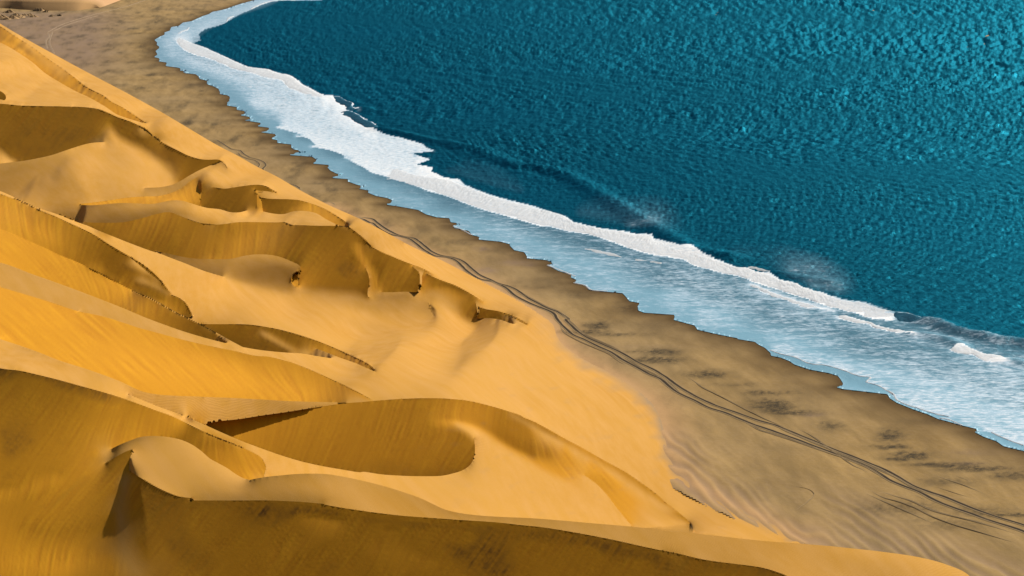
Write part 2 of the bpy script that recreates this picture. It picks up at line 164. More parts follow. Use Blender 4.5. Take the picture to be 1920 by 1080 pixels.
# foam cover of the water: crease lines as above (left value, right value)
FOAM_C = [
('X 1100 -60 ; a 1728 3 1400 2 1250 15 1150 45 1080 75 1030 100 960 130 900 160 850 185 790 220 740 250 660 275 560 300 500 340 520 410 450 440 560 480 650 520 800 590 880 625 1000 680 1150 700 1220 705 1300 740 1440 770 1500 810 1560 860 1640 900 ; h 180 175 250 205 350 215 430 230 480 270 560 300 540 325 620 350 480 355 540 375 620 415 700 465 780 505 760 560 880 605 1050 645 1250 700 1300 740 1380 775 1160 800 1330 860 ; i 230 370 390 400 370 440 500 500 650 520 700 570 800 610 900 650 1050 700 1200 740 1400 790 1550 840 ; j 340 250 400 300 550 340 700 370 900 395 1050 425 1200 435 1220 480 1350 520 1500 570 1600 570 ; k 400 200 510 240 600 270 750 325 850 330 950 370 1100 400 1200 455 1350 490 1450 540 1600 580 ; l 400 160 550 185 700 210 800 250 950 290 1100 320 1250 370 1380 400 ; m 900 372 1000 398 1040 440 1150 465 1300 490 1500 525 1728 548 ; X 2060 690',
 '.03 .03 .03 .03 .03 .03 .05 .05 .05 .08 .1 .1 .1 .06 .05', '.55 .58 .6 .62 .6 .55 .55 .55 .55 .6 .5 .48 .5 .6 .75 .85 .95 1 1 1 1 1 1 1 1 1 1 1 1 .7 .8 .8 .7 .8 .95 1 1 .8 .75 .8 .8 .8 .8 .85 .9 .9 .9 .95 .95 1 1 1 1 1 1 1 1 .6 .5 .45 .3 .3 .3 .3 .32 .35 .35 .35'),
('a 270 420 330 490 450 550 620 600 740 650 850 695 1000 730 1200 790 1340 820 1400 880 1500 920 1600 960 ; h 100 200 240 235', '1', '.5 .5 .55 .6 .62 .65 .66 .68 .7 .75'),
('b 780 625 740 640 1000 720 920 730 1060 755 1140 825 1080 835 1290 875 1430 930 1500 975 ; c 345 290 350 300 440 345 520 385 640 455 760 490 850 520 1000 560 1080 590 1200 640 1400 695 ; i 750 780 900 830 1080 880 1300 945 1500 1000 ; j 180 355 350 400 600 440 800 510 1000 580 1080 605 1200 635 1400 665 1550 700 1620 745 ; k 450 345 550 375 700 405 820 432 900 470 1050 520 1200 565 1330 610 1500 660 1600 700 ; l 450 285 560 310 700 360 800 375 950 380',
 '.75 .8 .82 .85 .9 .95 1 1 1 1', '.2 .2 .2 .2 .2 .22 .26 .3 .34 .36 .38 .38 .4 .4 .4 .4 .38 .36'),
('k 900 520 960 535 1000 570 1100 615 1250 660 1350 700 1500 750 ; l 200 270 350 295', '.9', '.46'),
('l 380 340 450 340 600 375 700 405 760 430 900 465 1050 495 1150 520', '.3', '1'),
('l 390 365 500 395 620 420 700 425 740 455 850 480 1000 515 1080 520 1160 540', '1', '.45'),
('m 980 625 1070 585 1200 620 1300 660 1500 700 1550 730', '.35', '1'), ('m 980 633 1080 665 1200 675 1300 730 1450 765 1550 760', '1', '.5'),
('f 460 205 570 240 700 270 820 320 1000 350 1180 400 1360 465 1470 480 1430 520 1550 560 1620 600 1700 650 ; g 350 180 440 270 640 350 740 385 970 445 870 455', '.62', '.12'),
('g 1310 585 1420 610 1600 690 1728 730 ; X 2100 885', '.65', '.1'),
]
FOAM_S = [('0.03','X 700 20 1100 40 1800 60'),('0.03','X 600 90 1000 150 1500 200 1900 250'),('0.04','X 800 230 1200 300 1700 400'),('0.05','X 1500 450 1850 560'),('0.50','a 300 262 700 120 1000 30'),('0.55','a 150 400 250 560'),('0.62','a 400 620 900 800 1500 1000'),
 ('0.68','b 500 400 900 450 1300 480'),('0.68','b 800 580 1300 650 1600 720'),('0.76','c 400 250 900 330 1100 400'),('0.72','c 700 100 1000 200'),('0.84','c 900 480 1300 600'),('0.30','c 300 330 500 420'),('0.20','c 350 430 600 470'),('0.25','c 600 600 1000 670'),('0.35','c 900 720 1300 760'),('0.15','c 1200 830 1500 845'),
 ('0.14','i 500 440 900 540 1300 640'),('0.12','i 700 330 1100 430'),('0.16','j 450 210 800 250 1150 320'),('0.10','j 900 350 1250 400'),('0.34','j 950 350 1240 310'),('0.12','k 700 180 900 160'),('0.30','l 100 40 400 60'),('0.30','k 1300 350 1600 340'),('0.40','j 500 580 850 650 1300 710'),('0.32','j 300 500 800 560'),
 ('0.40','d 500 150 1000 200'),('0.30','d 300 130 560 140'),('0.30','d 900 350 1100 360'),('0.38','d 1000 450 1500 520'),('0.40','e 300 100 900 180'),('0.45','e 900 250 1600 400'),('0.30','e 600 275 800 285'),('0.50','e 1200 560 1600 600'),('0.40','f 600 60 1200 120'),('0.38','f 700 200 1500 300'),('0.45','f 1300 380 1650 440'),('0.12','f 800 360 1200 470 1500 590'),
 ('0.45','k 300 450 900 600 1500 800'),('0.35','l 300 450 900 600 1400 680'),('0.52','l 900 950 1400 1000'),('0.55','g 700 200 1500 400'),('0.58','g 1100 480 1700 640'),('0.50','m 1200 850 1700 900'),('0.40','m 600 560 1100 720'),('0.35','m 300 370 900 480'),('0.30','m 1200 560 1700 640'),('0.10','m 1000 420 1700 560'),
 ('0.50','X 1850 690 2000 720'),('0.60','X 1900 800 2100 850'),('0.05','X 1950 600 2100 640'),('0.03','X 2100 300')]
BREAKERS = [  # (crest line, foot line, height, label)
('h 0 110 100 150 200 195 245 215', 'h 0 165 100 200 200 225 245 235', 1.2, ''),
]
TRACKS = [
 ('b 60 755 150 778 230 828 300 868 380 880 420 915 480 950 560 970 620 1000 642 1030 610 1065 ; D 620 130 700 150 780 210 860 245 930 260 980 290 1012 328', .30, 'deep tyre rut weaving seaward past the narrow end of the dune field'),
 ('b 350 880 375 925 450 960 530 980 575 1020 550 1070 ; D 600 120 660 160', .26, 'short tyre rut looping beside the weaving rut at the dune foot'),
 ('D 1225 415 1290 430 1330 450 1358 478', .26, 'short curved tyre rut emerging from under the dune foot'),
 ('D 1530 560 1600 580 1660 590 1728 605 ; F 370 -5 480 70 560 110 650 135 740 150 800 190 860 240 920 285 1000 320 1130 345 1220 375 1300 440 1400 520 1500 565 ; G 950 285 1040 310 1130 352 1250 435 1340 480 1450 540 1560 580 1650 650 ; o 110 0 170 60 230 120 320 180 450 240 600 300 720 360 850 440 1000 510 1150 600 1300 710 1450 790 1600 860 ; f 0 798 150 850 350 920 500 960 620 1010 760 1070 ; n 150 50 300 110 450 190 600 280 750 340 900 390 1050 450 1200 510 1400 580 1600 640 1728 680 ; X 2100 1060', .36, 'seaward of the two long dark tyre ruts running the length of the beach'),
 ('D 1530 565 1620 600 1700 640 ; F 310 -8 400 60 500 110 600 132 700 160 760 205 830 260 940 325 1080 345 1160 375 1220 430 1300 500 1400 560 ; G 900 270 1020 330 1100 400 1230 470 1350 520 1500 590 ; o 20 -10 100 80 180 150 300 205 430 270 570 330 680 400 800 470 950 550 1080 610 1160 680 1260 750 1400 815 1550 890 ; f 0 838 150 900 300 960 450 1010 ; n 0 30 120 80 250 150 380 230 520 290 680 350 850 440 1000 500 1200 570 1400 640 1600 700 1728 745 ; X 2100 1085', .36, 'landward of the two long dark tyre ruts running the length of the beach'),
 ('G 1120 330 1240 415 1330 462 1440 522 1550 565 1640 635 ; o 140 0 200 60 260 118 350 172 480 232 620 290 740 350', .16, 'thin tyre rut hugging the seaward edge of the long ruts'),
 ('o 40 30 80 110 150 170 260 225 400 285 540 345 650 420 760 490', .14, 'thin tyre rut just landward of the long ruts by the dune foot'),
 ('o 640 340 780 430 900 500 1040 570 1170 660 1290 760 1420 830', .16, 'thin tyre rut running between the two long ruts'),
 ('f 100 880 250 960 350 1010 480 1050 ; n 60 60 200 130 330 205 480 290', .2, 'tyre rut splitting off landward where the long ruts fan out'),
 ('f 350 905 520 975 640 1030 ; n 200 90 380 170 520 250 640 310 800 370 960 440', .22, 'tyre rut between the long ruts on the lower beach'),
 ('o 1290 570 1400 620 1500 690 1620 750 ; f 400 900 520 950 650 1000', .12, 'faint broken tyre rut seaward of the long ruts at mid beach'),
 ('f 680 970 760 1010 860 1060 ; g 0 940 90 980 200 1040', .12, 'faint tyre rut on the landward side of the lower ruts'),
 ('n 210 310 400 380 600 440 800 530 1000 590 1250 650 1500 720 1728 790', .16, 'upper rut of the fan of faint ruts near the bottom right corner'),
 ('n 120 300 300 400 480 450 660 520 860 620 1060 690 1300 760 1728 880', .12, 'middle rut of the fan of faint ruts near the bottom right corner'),
 ('n 50 330 200 390 400 480 600 570 750 640 880 690', .14, 'lower rut of the fan of faint ruts near the bottom right corner'),
 ('n 750 140 900 200 1050 250 1200 310 1400 390', .14, 'faint tyre rut on the moist sand seaward of the long ruts'),
 ('n 920 150 1100 200 1250 270', .14, 'short faint tyre rut nearest the dark moist streak'),
 ('n 760 260 950 330 1150 390 1300 420', .12, 'faint tyre rut crossing the dark patch beside the long ruts'),
 ('n 560 340 680 400 800 470', .14, 'short tyre rut leaving the landward long rut on the lower beach'),
 ('X 1472 965 1498 954 1517 939 1526 928 1520 921 1502 915 1465 911', .05, 'winding footprint trail over the ridged sand near the dune foot'),
 ('A0 480 330 497 370 465 410 470 460 482 498', .28, 'left wheel mark wandering over the far flat behind the dune crest'),
 ('A0 535 320 510 380 500 440 530 510 552 548', .28, 'right wheel mark wandering over the far flat behind the dune crest'),
 ('A0 480 330 600 262 800 192 950 150 1150 100 1300 60 1480 0', .25, 'pale wheel mark climbing the far flat towards the bay'),
 ('A0 540 318 660 262 850 200 1000 158', .22, 'second pale wheel mark beside the one climbing the far flat'),
]
STAINS = [ # u v ru rv strength colour(0 dark olive,1 purple)
(1122,612,24,9,.8,0),(1100,624,40,3,.9,0),(1150,628,45,3,.7,0),(1238,661,32,7,.8,0),(1228,676,50,6,.8,0),(1190,660,25,3,.5,0),(1325,702,40,7,.75,0),(1380,722,40,4,.4,0),(1440,738,40,5,.6,0),(1452,762,30,12,.9,0),(1480,775,40,4,.7,0),(1520,778,24,3,.7,1),
(1668,818,26,12,.85,0),(1668,838,30,5,.95,0),(1710,856,34,8,.95,0),(1690,862,30,3,1,0),(1760,872,60,4,.9,0),(1830,880,60,5,.8,0),(1900,893,40,8,.7,0),(1890,966,50,3,1,0),(1840,960,60,10,.5,0),(1810,870,30,3,.6,1),(1560,800,26,10,.5,0),(1770,905,60,8,.45,0),
(970,493,26,6,.6,1),(905,468,12,3,.7,1),(992,497,14,4,.6,1),(912,508,22,6,.7,1),(1150,650,200,3,.15,1),(860,455,20,5,.4,0),(850,470,18,3,.3,0),(1040,482,30,8,.4,0),(935,446,30,6,.4,0),(1180,578,26,12,.5,0),(1300,610,60,10,.25,0),(1090,555,40,5,.35,0),(870,424,30,8,.2,0),(700,425,30,7,.3,1),(755,378,30,6,.3,0),
(1100,548,50,3,.35,0),(1010,540,30,4,.25,0),(1750,790,60,6,.4,0),(1820,850,40,5,.35,1),(1500,700,60,6,.2,0),(1740,745,60,10,.3,0),(1650,740,40,12,.3,0),(1780,985,60,12,.4,0),(1700,955,80,14,.45,0),(1740,975,60,8,.35,0),(760,820,1,1,0,0),
(250,110,30,2,.3,0),(310,140,26,2,.4,0),(205,160,24,2,.3,0),(270,165,20,2,.35,0),(210,86,20,2,.3,0),(240,52,10,1.2,.5,1),(280,150,40,2,.25,0),(330,190,40,2,.2,0),(385,230,40,3,.2,0),(180,90,16,2,.3,0),(300,90,24,14,.25,0),(600,345,20,2,.5,0),(620,355,6,6,.2,0),(560,300,40,3,.15,0)]
# ------------------------------------------------------------------ relief solver
STEP = 2.0
U0, V0, NU, NV = -300.0, -60.0, 1104, 684
def dct_eigs(n, h=1.0): return 2-2*np.cos(np.pi*np.arange(n)/n)
def dct_solve(rhs, lam):
    """solve (lam - laplacian) q = rhs with mirrored borders"""
    n, m = rhs.shape
    e = np.empty((2*n, 2*m)); e[:n, :m] = rhs; e[n:, :m] = rhs[::-1]; e[:, m:] = e[:, :m][:, ::-1]
    f = np.fft.rfft2(e)
    ky = 2-2*np.cos(2*np.pi*np.fft.fftfreq(2*n)); kx = 2-2*np.cos(2*np.pi*np.fft.rfftfreq(2*m))
    f /= (ky[:, None]+kx[None, :]+lam)
    return np.fft.irfft2(f, s=(2*n, 2*m))[:n, :m]
def densify(P, step=0.35):
    d = np.hypot(*np.diff(P, axis=0).T); s = np.r_[0, np.cumsum(d)]
    t = np.arange(0, s[-1]+step*.5, step)
    return np.stack([np.interp(t, s, P[:, 0]), np.interp(t, s, P[:, 1])], 1), t/s[-1]
def smooth_line(P):
    """Catmull-Rom through the survey points"""
    Q = np.concatenate([2*P[:1]-P[1:2], P, 2*P[-1:]-P[-2:-1]]); out = []
    for i in range(1, len(Q)-2):
        p0, p1, p2, p3 = Q[i-1:i+3]
        n = max(2, int(np.hypot(*(p2-p1))/3)); t = np.linspace(0, 1, n, endpoint=False)[:, None]
        a = .5
        def kn(x, y): return max(np.hypot(*(y-x)), 1e-6)**a
        t0 = 0; t1 = kn(p0, p1); t2 = t1+kn(p1, p2); t3 = t2+kn(p2, p3); tt = t1+(t2-t1)*t
        A1 = (t1-tt)/t1*p0+tt/t1*p1; A2 = (t2-tt)/(t2-t1)*p1+(tt-t1)/(t2-t1)*p2; A3 = (t3-tt)/(t3-t2)*p2+(tt-t2)/(t3-t2)*p3
        B1 = (t2-tt)/t2*A1+tt/t2*A2; B2 = (t3-tt)/(t3-t1)*A2+(tt-t1)/(t3-t1)*A3
        out.append((t2-tt)/(t2-t1)*B1+(tt-t1)/(t2-t1)*B2)
    out.append(P[-1:]); return np.concatenate(out)
def to_cell(P, st): return (P-np.array([U0, V0]))/st
def block(P, ny, nx, cH, cV):
    """edges of the grid graph that polyline P (cell coordinates) crosses get conductance 0"""
    for k in range(len(P)-1):
        (x0, y0), (x1, y1) = P[k], P[k+1]
        if x0 != x1:
            a, b = sorted((x0, x1))
            for i in range(math.ceil(a), math.floor(b)+1):
                y = y0+(y1-y0)*(i-x0)/(x1-x0); j = math.floor(y)
                if 0 <= i < nx and 0 <= j < ny-1: cV[j, i] = 0
        if y0 != y1:
            a, b = sorted((y0, y1))
            for j in range(math.ceil(a), math.floor(b)+1):
                x = x0+(x1-x0)*(j-y0)/(y1-y0); i = math.floor(x)
                if 0 <= j < ny and 0 <= i < nx-1: cH[j, i] = 0
def seed_line(W, vals, acc, P, v):
    ny, nx = W.shape
    i = np.rint(P[:, 0]).astype(int); j = np.rint(P[:, 1]).astype(int)
    ok = (i >= 0) & (i < nx) & (j >= 0) & (j < ny)
    np.add.at(W, (j[ok], i[ok]), 1.0)
    for a, x in zip(acc, v): np.add.at(a, (j[ok], i[ok]), np.broadcast_to(x, ok.shape)[ok])
def lap_apply(x, cH, cV):
    o = np.zeros_like(x)
    f = cH*(x[:, 1:]-x[:, :-1]); o[:, :-1] -= f; o[:, 1:] += f
    f = cV*(x[1:]-x[:-1]); o[:-1] -= f; o[1:] += f
    return o
def pcg(A, b, x, pre, it, tol=1e-5):
    r = b-A(x); z = pre(r); p = z.copy(); rz = (r*z).sum(); r0 = math.sqrt((b*b).sum())+1e-12
    for k in range(it):
        Ap = A(p); al = rz/(p*Ap).sum(); x = x+al*p; r = r-al*Ap
        if math.sqrt((r*r).sum()) < tol*r0: break
        z = pre(r); rz2 = (r*z).sum(); p = z+(rz2/rz)*p; rz = rz2
    return x
def mg_setup(cH, cV, lam):
    lv = []
    while True:
        dg = lam.copy(); dg[:, :-1] += cH; dg[:, 1:] += cH; dg[:-1] += cV; dg[1:] += cV
        lv.append((cH, cV, lam, dg)); ny, nx = lam.shape
        if min(ny, nx) <= 6: return lv
        ey, ex = ny+ny % 2, nx+nx % 2
        L = np.zeros((ey, ex)); L[:ny, :nx] = lam
        H = np.zeros((ey, ex)); H[:ny, :nx-1] = cH; Vv = np.zeros((ey, ex)); Vv[:ny-1, :nx] = cV
        l2 = L[::2, ::2]+L[1::2, ::2]+L[::2, 1::2]+L[1::2, 1::2]
        h2 = (H[::2, 1::2]+H[1::2, 1::2])[:, :-1]; v2 = (Vv[1::2, ::2]+Vv[1::2, 1::2])[:-1]
        cH, cV, lam = h2*.5, v2*.5, l2
def mg_cycle(lv, r, k=0):
    cH, cV, lam, dg = lv[k]; om = .75
    x = om*r/dg
    if k == len(lv)-1:
        for _ in range(30): x = x+om*(r-lap_apply(x, cH, cV)-lam*x)/dg
        return x
    x = x+om*(r-lap_apply(x, cH, cV)-lam*x)/dg
    res = r-lap_apply(x, cH, cV)-lam*x; ny, nx = res.shape; ey, ex = ny+ny % 2, nx+nx % 2
    E = np.zeros((ey, ex)); E[:ny, :nx] = res
    rc = E[::2, ::2]+E[1::2, ::2]+E[::2, 1::2]+E[1::2, 1::2]
    xc = mg_cycle(lv, rc, k+1)
    x = x+np.repeat(np.repeat(xc, 2, 0), 2, 1)[:ny, :nx]
    for _ in range(2): x = x+om*(r-lap_apply(x, cH, cV)-lam*x)/dg
    return x
def fill(W, vals, cH, cV):
    """membrane through the seeds with blocked edges; vals list of fields; coarse start by pyramid"""
    outs = []
    for v in vals:
        w, s = (W > 0).astype(float), np.where(W > 0, v, 0.0); pyr = [(w, s)]
        while min(w.shape) > 3:
            ny, nx = (w.shape[0]+1)//2*2, (w.shape[1]+1)//2*2
            wp = np.zeros((ny, nx)); sp = np.zeros((ny, nx)); wp[:w.shape[0], :w.shape[1]] = w; sp[:w.shape[0], :w.shape[1]] = s*w
            w2 = wp[::2, ::2]+wp[1::2, ::2]+wp[::2, 1::2]+wp[1::2, 1::2]; s2 = sp[::2, ::2]+sp[1::2, ::2]+sp[::2, 1::2]+sp[1::2, 1::2]
            s = np.where(w2 > 0, s2/np.maximum(w2, 1e-9), 0); w = np.minimum(w2, 1); pyr.append((w, s))
        x = pyr[-1][1]; x = np.where(pyr[-1][0] > 0, x, x[pyr[-1][0] > 0].mean() if (pyr[-1][0] > 0).any() else 0)
        for w, s in pyr[-2::-1]:
            up = np.repeat(np.repeat(x, 2, 0), 2, 1)[:w.shape[0], :w.shape[1]]; x = w*s+(1-w)*up
        Wc = 50.0*(W > 0)+1e-6
        dg = Wc.copy(); dg[:, :-1] += cH; dg[:, 1:] += cH; dg[:-1] += cV; dg[1:] += cV
        x = pcg(lambda t: lap_apply(t, cH, cV)+Wc*t, Wc*np.where(W > 0, v, x), x, lambda r: r/dg, 160)
        outs.append(x)
    return outs
def relax(x, cH, cV, n, k=0.2):
    for _ in range(n): x = x-k*lap_apply(x, cH, cV)
    return x
def inside(poly, X, Y):
    c = np.zeros(np.broadcast(X, Y).shape, bool); n = len(poly)
    for i in range(n):
        (x0, y0), (x1, y1) = poly[i], poly[(i+1) % n]
        if y0 == y1: continue
        c ^= ((y0 > Y) != (y1 > Y)) & (X < (x1-x0)*(Y-y0)/(y1-y0)+x0)
    return c
def tone_to_B(t, g):
    lin = np.clip(t, .2, 1)**2.2
    return np.clip((lin-AMB)/(GAIN*(1+0.08*g)), BMIN, 0.93)
AMB, GAIN, BMIN = 0.15, 0.98, -0.02
OCCLUDING = tuple(c for c in ('X -300 265', 'I 480 350', 'M 1020 8', 'O 480 915'))
TOES = tuple(c for c in ('X -300 -60', 'X -60 150', 'X -300 330', 'B 60 822', 'C 260 455', 'D 610 520', 'C 1040 920', 'J 375 348', 'J 1040 360', 'X -300 430', 'X -300 560', 'M 270 330', 'G 730 635', 'F 400 690'))
BRINKS = ('M 1200 85', 'C 60 540', 'X -300 200', 'I 1165 690', 'X -300 620', 'X -300 275')
FRONT_I = [i for i, c in enumerate(CREASE) if c[0].startswith('O 480 915')][0]

def solve_relief():
    import time; T0 = time.time()
    ny, nx = NV, NU
    cH = np.ones((ny, nx-1)); cV = np.ones((ny-1, nx))
    W = np.zeros((ny, nx)); at = np.zeros((ny, nx)); ag = np.zeros((ny, nx))
    lines = []
    def vals(txt, t):
        v = np.array([float(k) for k in txt.split()])
        if len(v) == 1: v = np.repeat(v, 2)
        s = np.linspace(0, 1, len(v))
        return np.interp(t, s, np.abs(v)), np.interp(t, s, (v < 0)*1.0)
    for pts, l, r in CREASE:
        P0 = parse(pts); P = smooth_line(P0)
        # values are listed per survey point; spread them over the points evenly by index
        D, t = densify(P, .7)
        lines.append(P)
        # index parameter of the dense points
        key = np.array([np.argmin(((P-q)**2).sum(1)) for q in P0]); tl = np.r_[0, np.cumsum(np.hypot(*np.diff(P, axis=0).T))]; tl /= tl[-1]
        tk = np.maximum.accumulate(tl[key])+np.arange(len(key))*1e-9
        ti = np.interp(t, tk, np.linspace(0, 1, len(key)))
        d = np.gradient(D, axis=0); d /= np.maximum(np.hypot(*d.T), 1e-9)[:, None]
        nrm = np.stack([d[:, 1], -d[:, 0]], 1)       # left of travel, y down
        C = to_cell(D, STEP)
        for side, txt in ((1, l), (-1, r)):
            vt, vg = vals(txt, ti)
            seed_line(W, None, (at, ag), C+nrm*side*0.85, (vt, vg))
        block(to_cell(P, STEP), ny, nx, cH, cV)
    F = smooth_line(FOOT); block(to_cell(F[F[:, 0] < 760], STEP), ny, nx, cH, cV)
    for v, pts in STROKE:
        v = float(v); P0 = parse(pts)
        D, t = densify(smooth_line(P0) if len(P0) > 1 else np.repeat(P0, 2, 0)+np.array([[0, 0], [1, 0]]), .7)
        seed_line(W, None, (at, ag), to_cell(D, STEP), (abs(v), float(v < 0)))
    # the beach
    U = U0+STEP*np.arange(nx)[None, :]; V = V0+STEP*np.arange(ny)[:, None]
    fr = lines[FRONT_I]; tail = fr[fr[:, 0] > 1508]
    poly = [(-300, -400)]+[tuple(p) for p in F[F[:, 0] < 1509]]+[tuple(p) for p in tail]+[(2600, 1300), (2600, -400)]
    beach = inside(poly, U, V)
    tv = at/np.maximum(W, 1); gv = ag/np.maximum(W, 1)
    W2 = W.copy(); W2[beach] = 0
    foot_seed = np.zeros_like(W)
    D, _ = densify(F, .7); d = np.gradient(D, axis=0); d /= np.hypot(*d.T)[:, None]
    Cc = to_cell(D, STEP)+np.stack([-d[:, 1], d[:, 0]], 1)*1.0
    i = np.clip(np.rint(Cc[:, 0]).astype(int), 0, nx-1); j = np.clip(np.rint(Cc[:, 1]).astype(int), 0, ny-1)
    for jj, ii in zip(j, i):
        if W2[jj, ii] == 0: W2[jj, ii] = 1; tv[jj, ii] = .93; gv[jj, ii] = 0
    cHb, cVb = cH.copy(), cV.copy()
    cHb[beach[:, 1:] != beach[:, :-1]] = 0; cVb[beach[1:] != beach[:-1]] = 0
    bs = beach.copy(); W2[bs] = 1; tv[bs] = .9; gv[bs] = 0
    tone, gold = fill(W2, [tv, gv], cHb, cVb)
    tone = relax(tone, cHb, cVb, 14); gold = relax(gold, cHb, cVb, 6)
    print('fields', time.time()-T0)
    # base level, solved on a coarser lattice each side of the near ridge
    fr_c = to_cell(fr, STEP)
    z0 = base_level(fr, beach, U, V)
    print('base', time.time()-T0)
    B = tone_to_B(tone, gold)
    near = inside([tuple(p) for p in fr]+[(1870, 1500), (460, 1500)], U+0*V, V+0*U)
    q = None
    for st, sched in ((2, [14]*6+[8]*8+[4]*14+[2]*12+[0]*6), (1, [3, 2, 2, 1, 1, 0, 0, 0])):
        sy = slice(0, None, st)
        bh = beach[sy, sy]; n_y, n_x = bh.shape
        eH = np.ones((n_y, n_x-1)); eV = np.ones((n_y-1, n_x))
        h = STEP*st
        for P in lines: block(to_cell(P, h), n_y, n_x, eH, eV)
        eH[bh[:, 1:] != bh[:, :-1]] = 0; eV[bh[1:] != bh[:-1]] = 0
        oH = np.ones_like(eH); oV = np.ones_like(eV); tH_ = np.ones_like(eH); tV_ = np.ones_like(eV); bH_ = np.ones_like(eH); bV_ = np.ones_like(eV)
        for k_, P in enumerate(lines):
            if CREASE[k_][0].startswith(OCCLUDING): block(to_cell(P, h), n_y, n_x, oH, oV)
            if CREASE[k_][0].startswith(BRINKS): block(to_cell(P, h), n_y, n_x, bH_, bV_)
            if CREASE[k_][0].startswith(TOES): block(to_cell(P, h), n_y, n_x, tH_, tV_)
        fo = F[F[:, 0] < 760]; block(to_cell(fo, h), n_y, n_x, oH, oV)
        oH = np.where(oH == 0, JW, np.where(tH_ == 0, JT, np.where(bH_ == 0, JB, JC))); oV = np.where(oV == 0, JW, np.where(tV_ == 0, JT, np.where(bV_ == 0, JB, JC)))
        nf = near[sy, sy]; ur = (U+0*V)[sy, sy] > 482
        jH = 1.0-((nf[:, 1:] != nf[:, :-1]) & ur[:, 1:]); jV = 1.0-((nf[1:] != nf[:-1]) & ur[1:]); eH[jH == 0] = 0; eV[jV == 0] = 0
        Rr = ray((U+0*V)[sy, sy], (V+0*U)[sy, sy]); q0 = np.log((CAM_H-z0[sy, sy])/(-Rr[..., 2]))
        if q is None: q = q0.copy()
        else:
            # carry the coarse relief up, as an offset to the base level
            d = q-q0c; up = np.repeat(np.repeat(d, 2, 0), 2, 1)[:n_y, :n_x]; cH1, cV1 = jH, jV
            up = relax(up, eH if False else jH, jV, 2, .22); q = q0+up
        be = None if st == 2 else B+np.repeat(np.repeat(dB, 2, 0), 2, 1)[:n_y, :n_x]
        q, dB = iterate(q, q0, Rr, B[sy, sy], bh, eH, eV, jH == 0, jV == 0, oH, oV, h, sched, T0, be)
        q0c = q0
    R = Rr
    Pw = R*np.exp(q)[..., None]; Pw[..., 2] += CAM_H
    ru = np.array([1/FPX, 0, 0])*STEP; rv = np.array([0, -SP/FPX, -CP/FPX])*STEP
    gu, gv_ = cellgrad(q, eH, eV); n = normal(gu, gv_, R, ru, rv)
    return dict(rimH=(eH == 0) & (oH >= JC), rimV=(eV == 0) & (oV >= JC), lines=lines, q=q, gu=relax(gu, eH, eV, 4), gv=relax(gv_, eH, eV, 4), P=Pw, n=n, tone=tone, gold=gold, beach=beach, B=B, z0=z0, U=U, V=V, cH=cHb, cV=cVb, front=fr, foot=F)
def base_level(fr, beach, U, V):
    k = 4; bh = beach[::k, ::k]; n_y, n_x = bh.shape; h = STEP*k
    cH0 = np.ones((n_y, n_x-1)); cV0 = np.ones((n_y-1, n_x)); block(to_cell(fr, h), n_y, n_x, cH0, cV0)
    zW = np.zeros((n_y, n_x)); zv = np.zeros((n_y, n_x))
    for (u, v, z) in ZSEED+ZFRONT:
        i = min(max(int(round((u-U0)/h)), 0), n_x-1); j = min(max(int(round((v-V0)/h)), 0), n_y-1); zW[j, i] = 1; zv[j, i] = z
    zW[bh] = 1; zv[bh] = 0
    z, = fill(zW, [zv], cH0, cV0)
    for _ in range(4): z = np.where(bh, 0, relax(z, cH0, cV0, 20, .24))
    z = np.maximum(z, 0)
    # extend each side over the other, enlarge smoothly, then cut along the ridge again
    Uc = U0+h*np.arange(n_x)[None, :]; Vc = V0+h*np.arange(n_y)[:, None]
    poly = [tuple(p) for p in fr]+[(1870, 1500), (460, 1500)]
    out = []
    fine = inside(poly, U, V)
    sidec = inside(poly, Uc, Vc)
    for sd in (False, True):
        m = sidec == sd if sd else ~sidec
        # below the lobe the ridge dies out, both sides agree there
        m = m | (Uc < 470)
        w = m.astype(float); s = z*m
        for _ in range(60):
            ws = w.copy(); ss = s.copy()
            for ax in (0, 1):
                for d in (1, -1): ws += np.roll(w, d, ax); ss += np.roll(s, d, ax)
            g = (w == 0) & (ws > 0); s[g] = (ss/np.maximum(ws, 1e-9))[g]; w[g] = 1
        y = np.arange(V.shape[0])/k; x = np.arange(U.shape[1])/k
        y0 = np.minimum(y.astype(int), n_y-2); x0 = np.minimum(x.astype(int), n_x-2); fy = np.minimum((y-y0), 1)[:, None]; fx = np.minimum((x-x0), 1)[None, :]
        Z = (s[y0][:, x0]*(1-fx)+s[y0][:, x0+1]*fx)*(1-fy)+(s[y0+1][:, x0]*(1-fx)+s[y0+1][:, x0+1]*fx)*fy
        out.append(Z)
    Z = np.where(fine, out[1], out[0])
    return np.where(beach, 0, Z)
def cellgrad(q, eH, eV):
    dH = q[:, 1:]-q[:, :-1]; dV = q[1:]-q[:-1]
    nH = np.zeros_like(q); sH = np.zeros_like(q); nH[:, :-1] += eH; nH[:, 1:] += eH; sH[:, :-1] += eH*dH; sH[:, 1:] += eH*dH
    nV = np.zeros_like(q); sV = np.zeros_like(q); nV[:-1] += eV; nV[1:] += eV; sV[:-1] += eV*dV; sV[1:] += eV*dV
    return sH/np.maximum(nH, 1), sV/np.maximum(nV, 1)
def normal(gu, gv, R, ru, rv):
    pu = gu[..., None]*R+ru; pv = gv[..., None]*R+rv
    n = np.cross(pv, pu); n /= np.linalg.norm(n, axis=-1, keepdims=True)+1e-20
    n[n[..., 2] < 0] *= -1
    return n
JW, JT, JC, JB, CGI = 0.008, 0.025, 0.4, 3.0, 6
HOLD = 180.0      # pixels over which the relief may drift from the base level
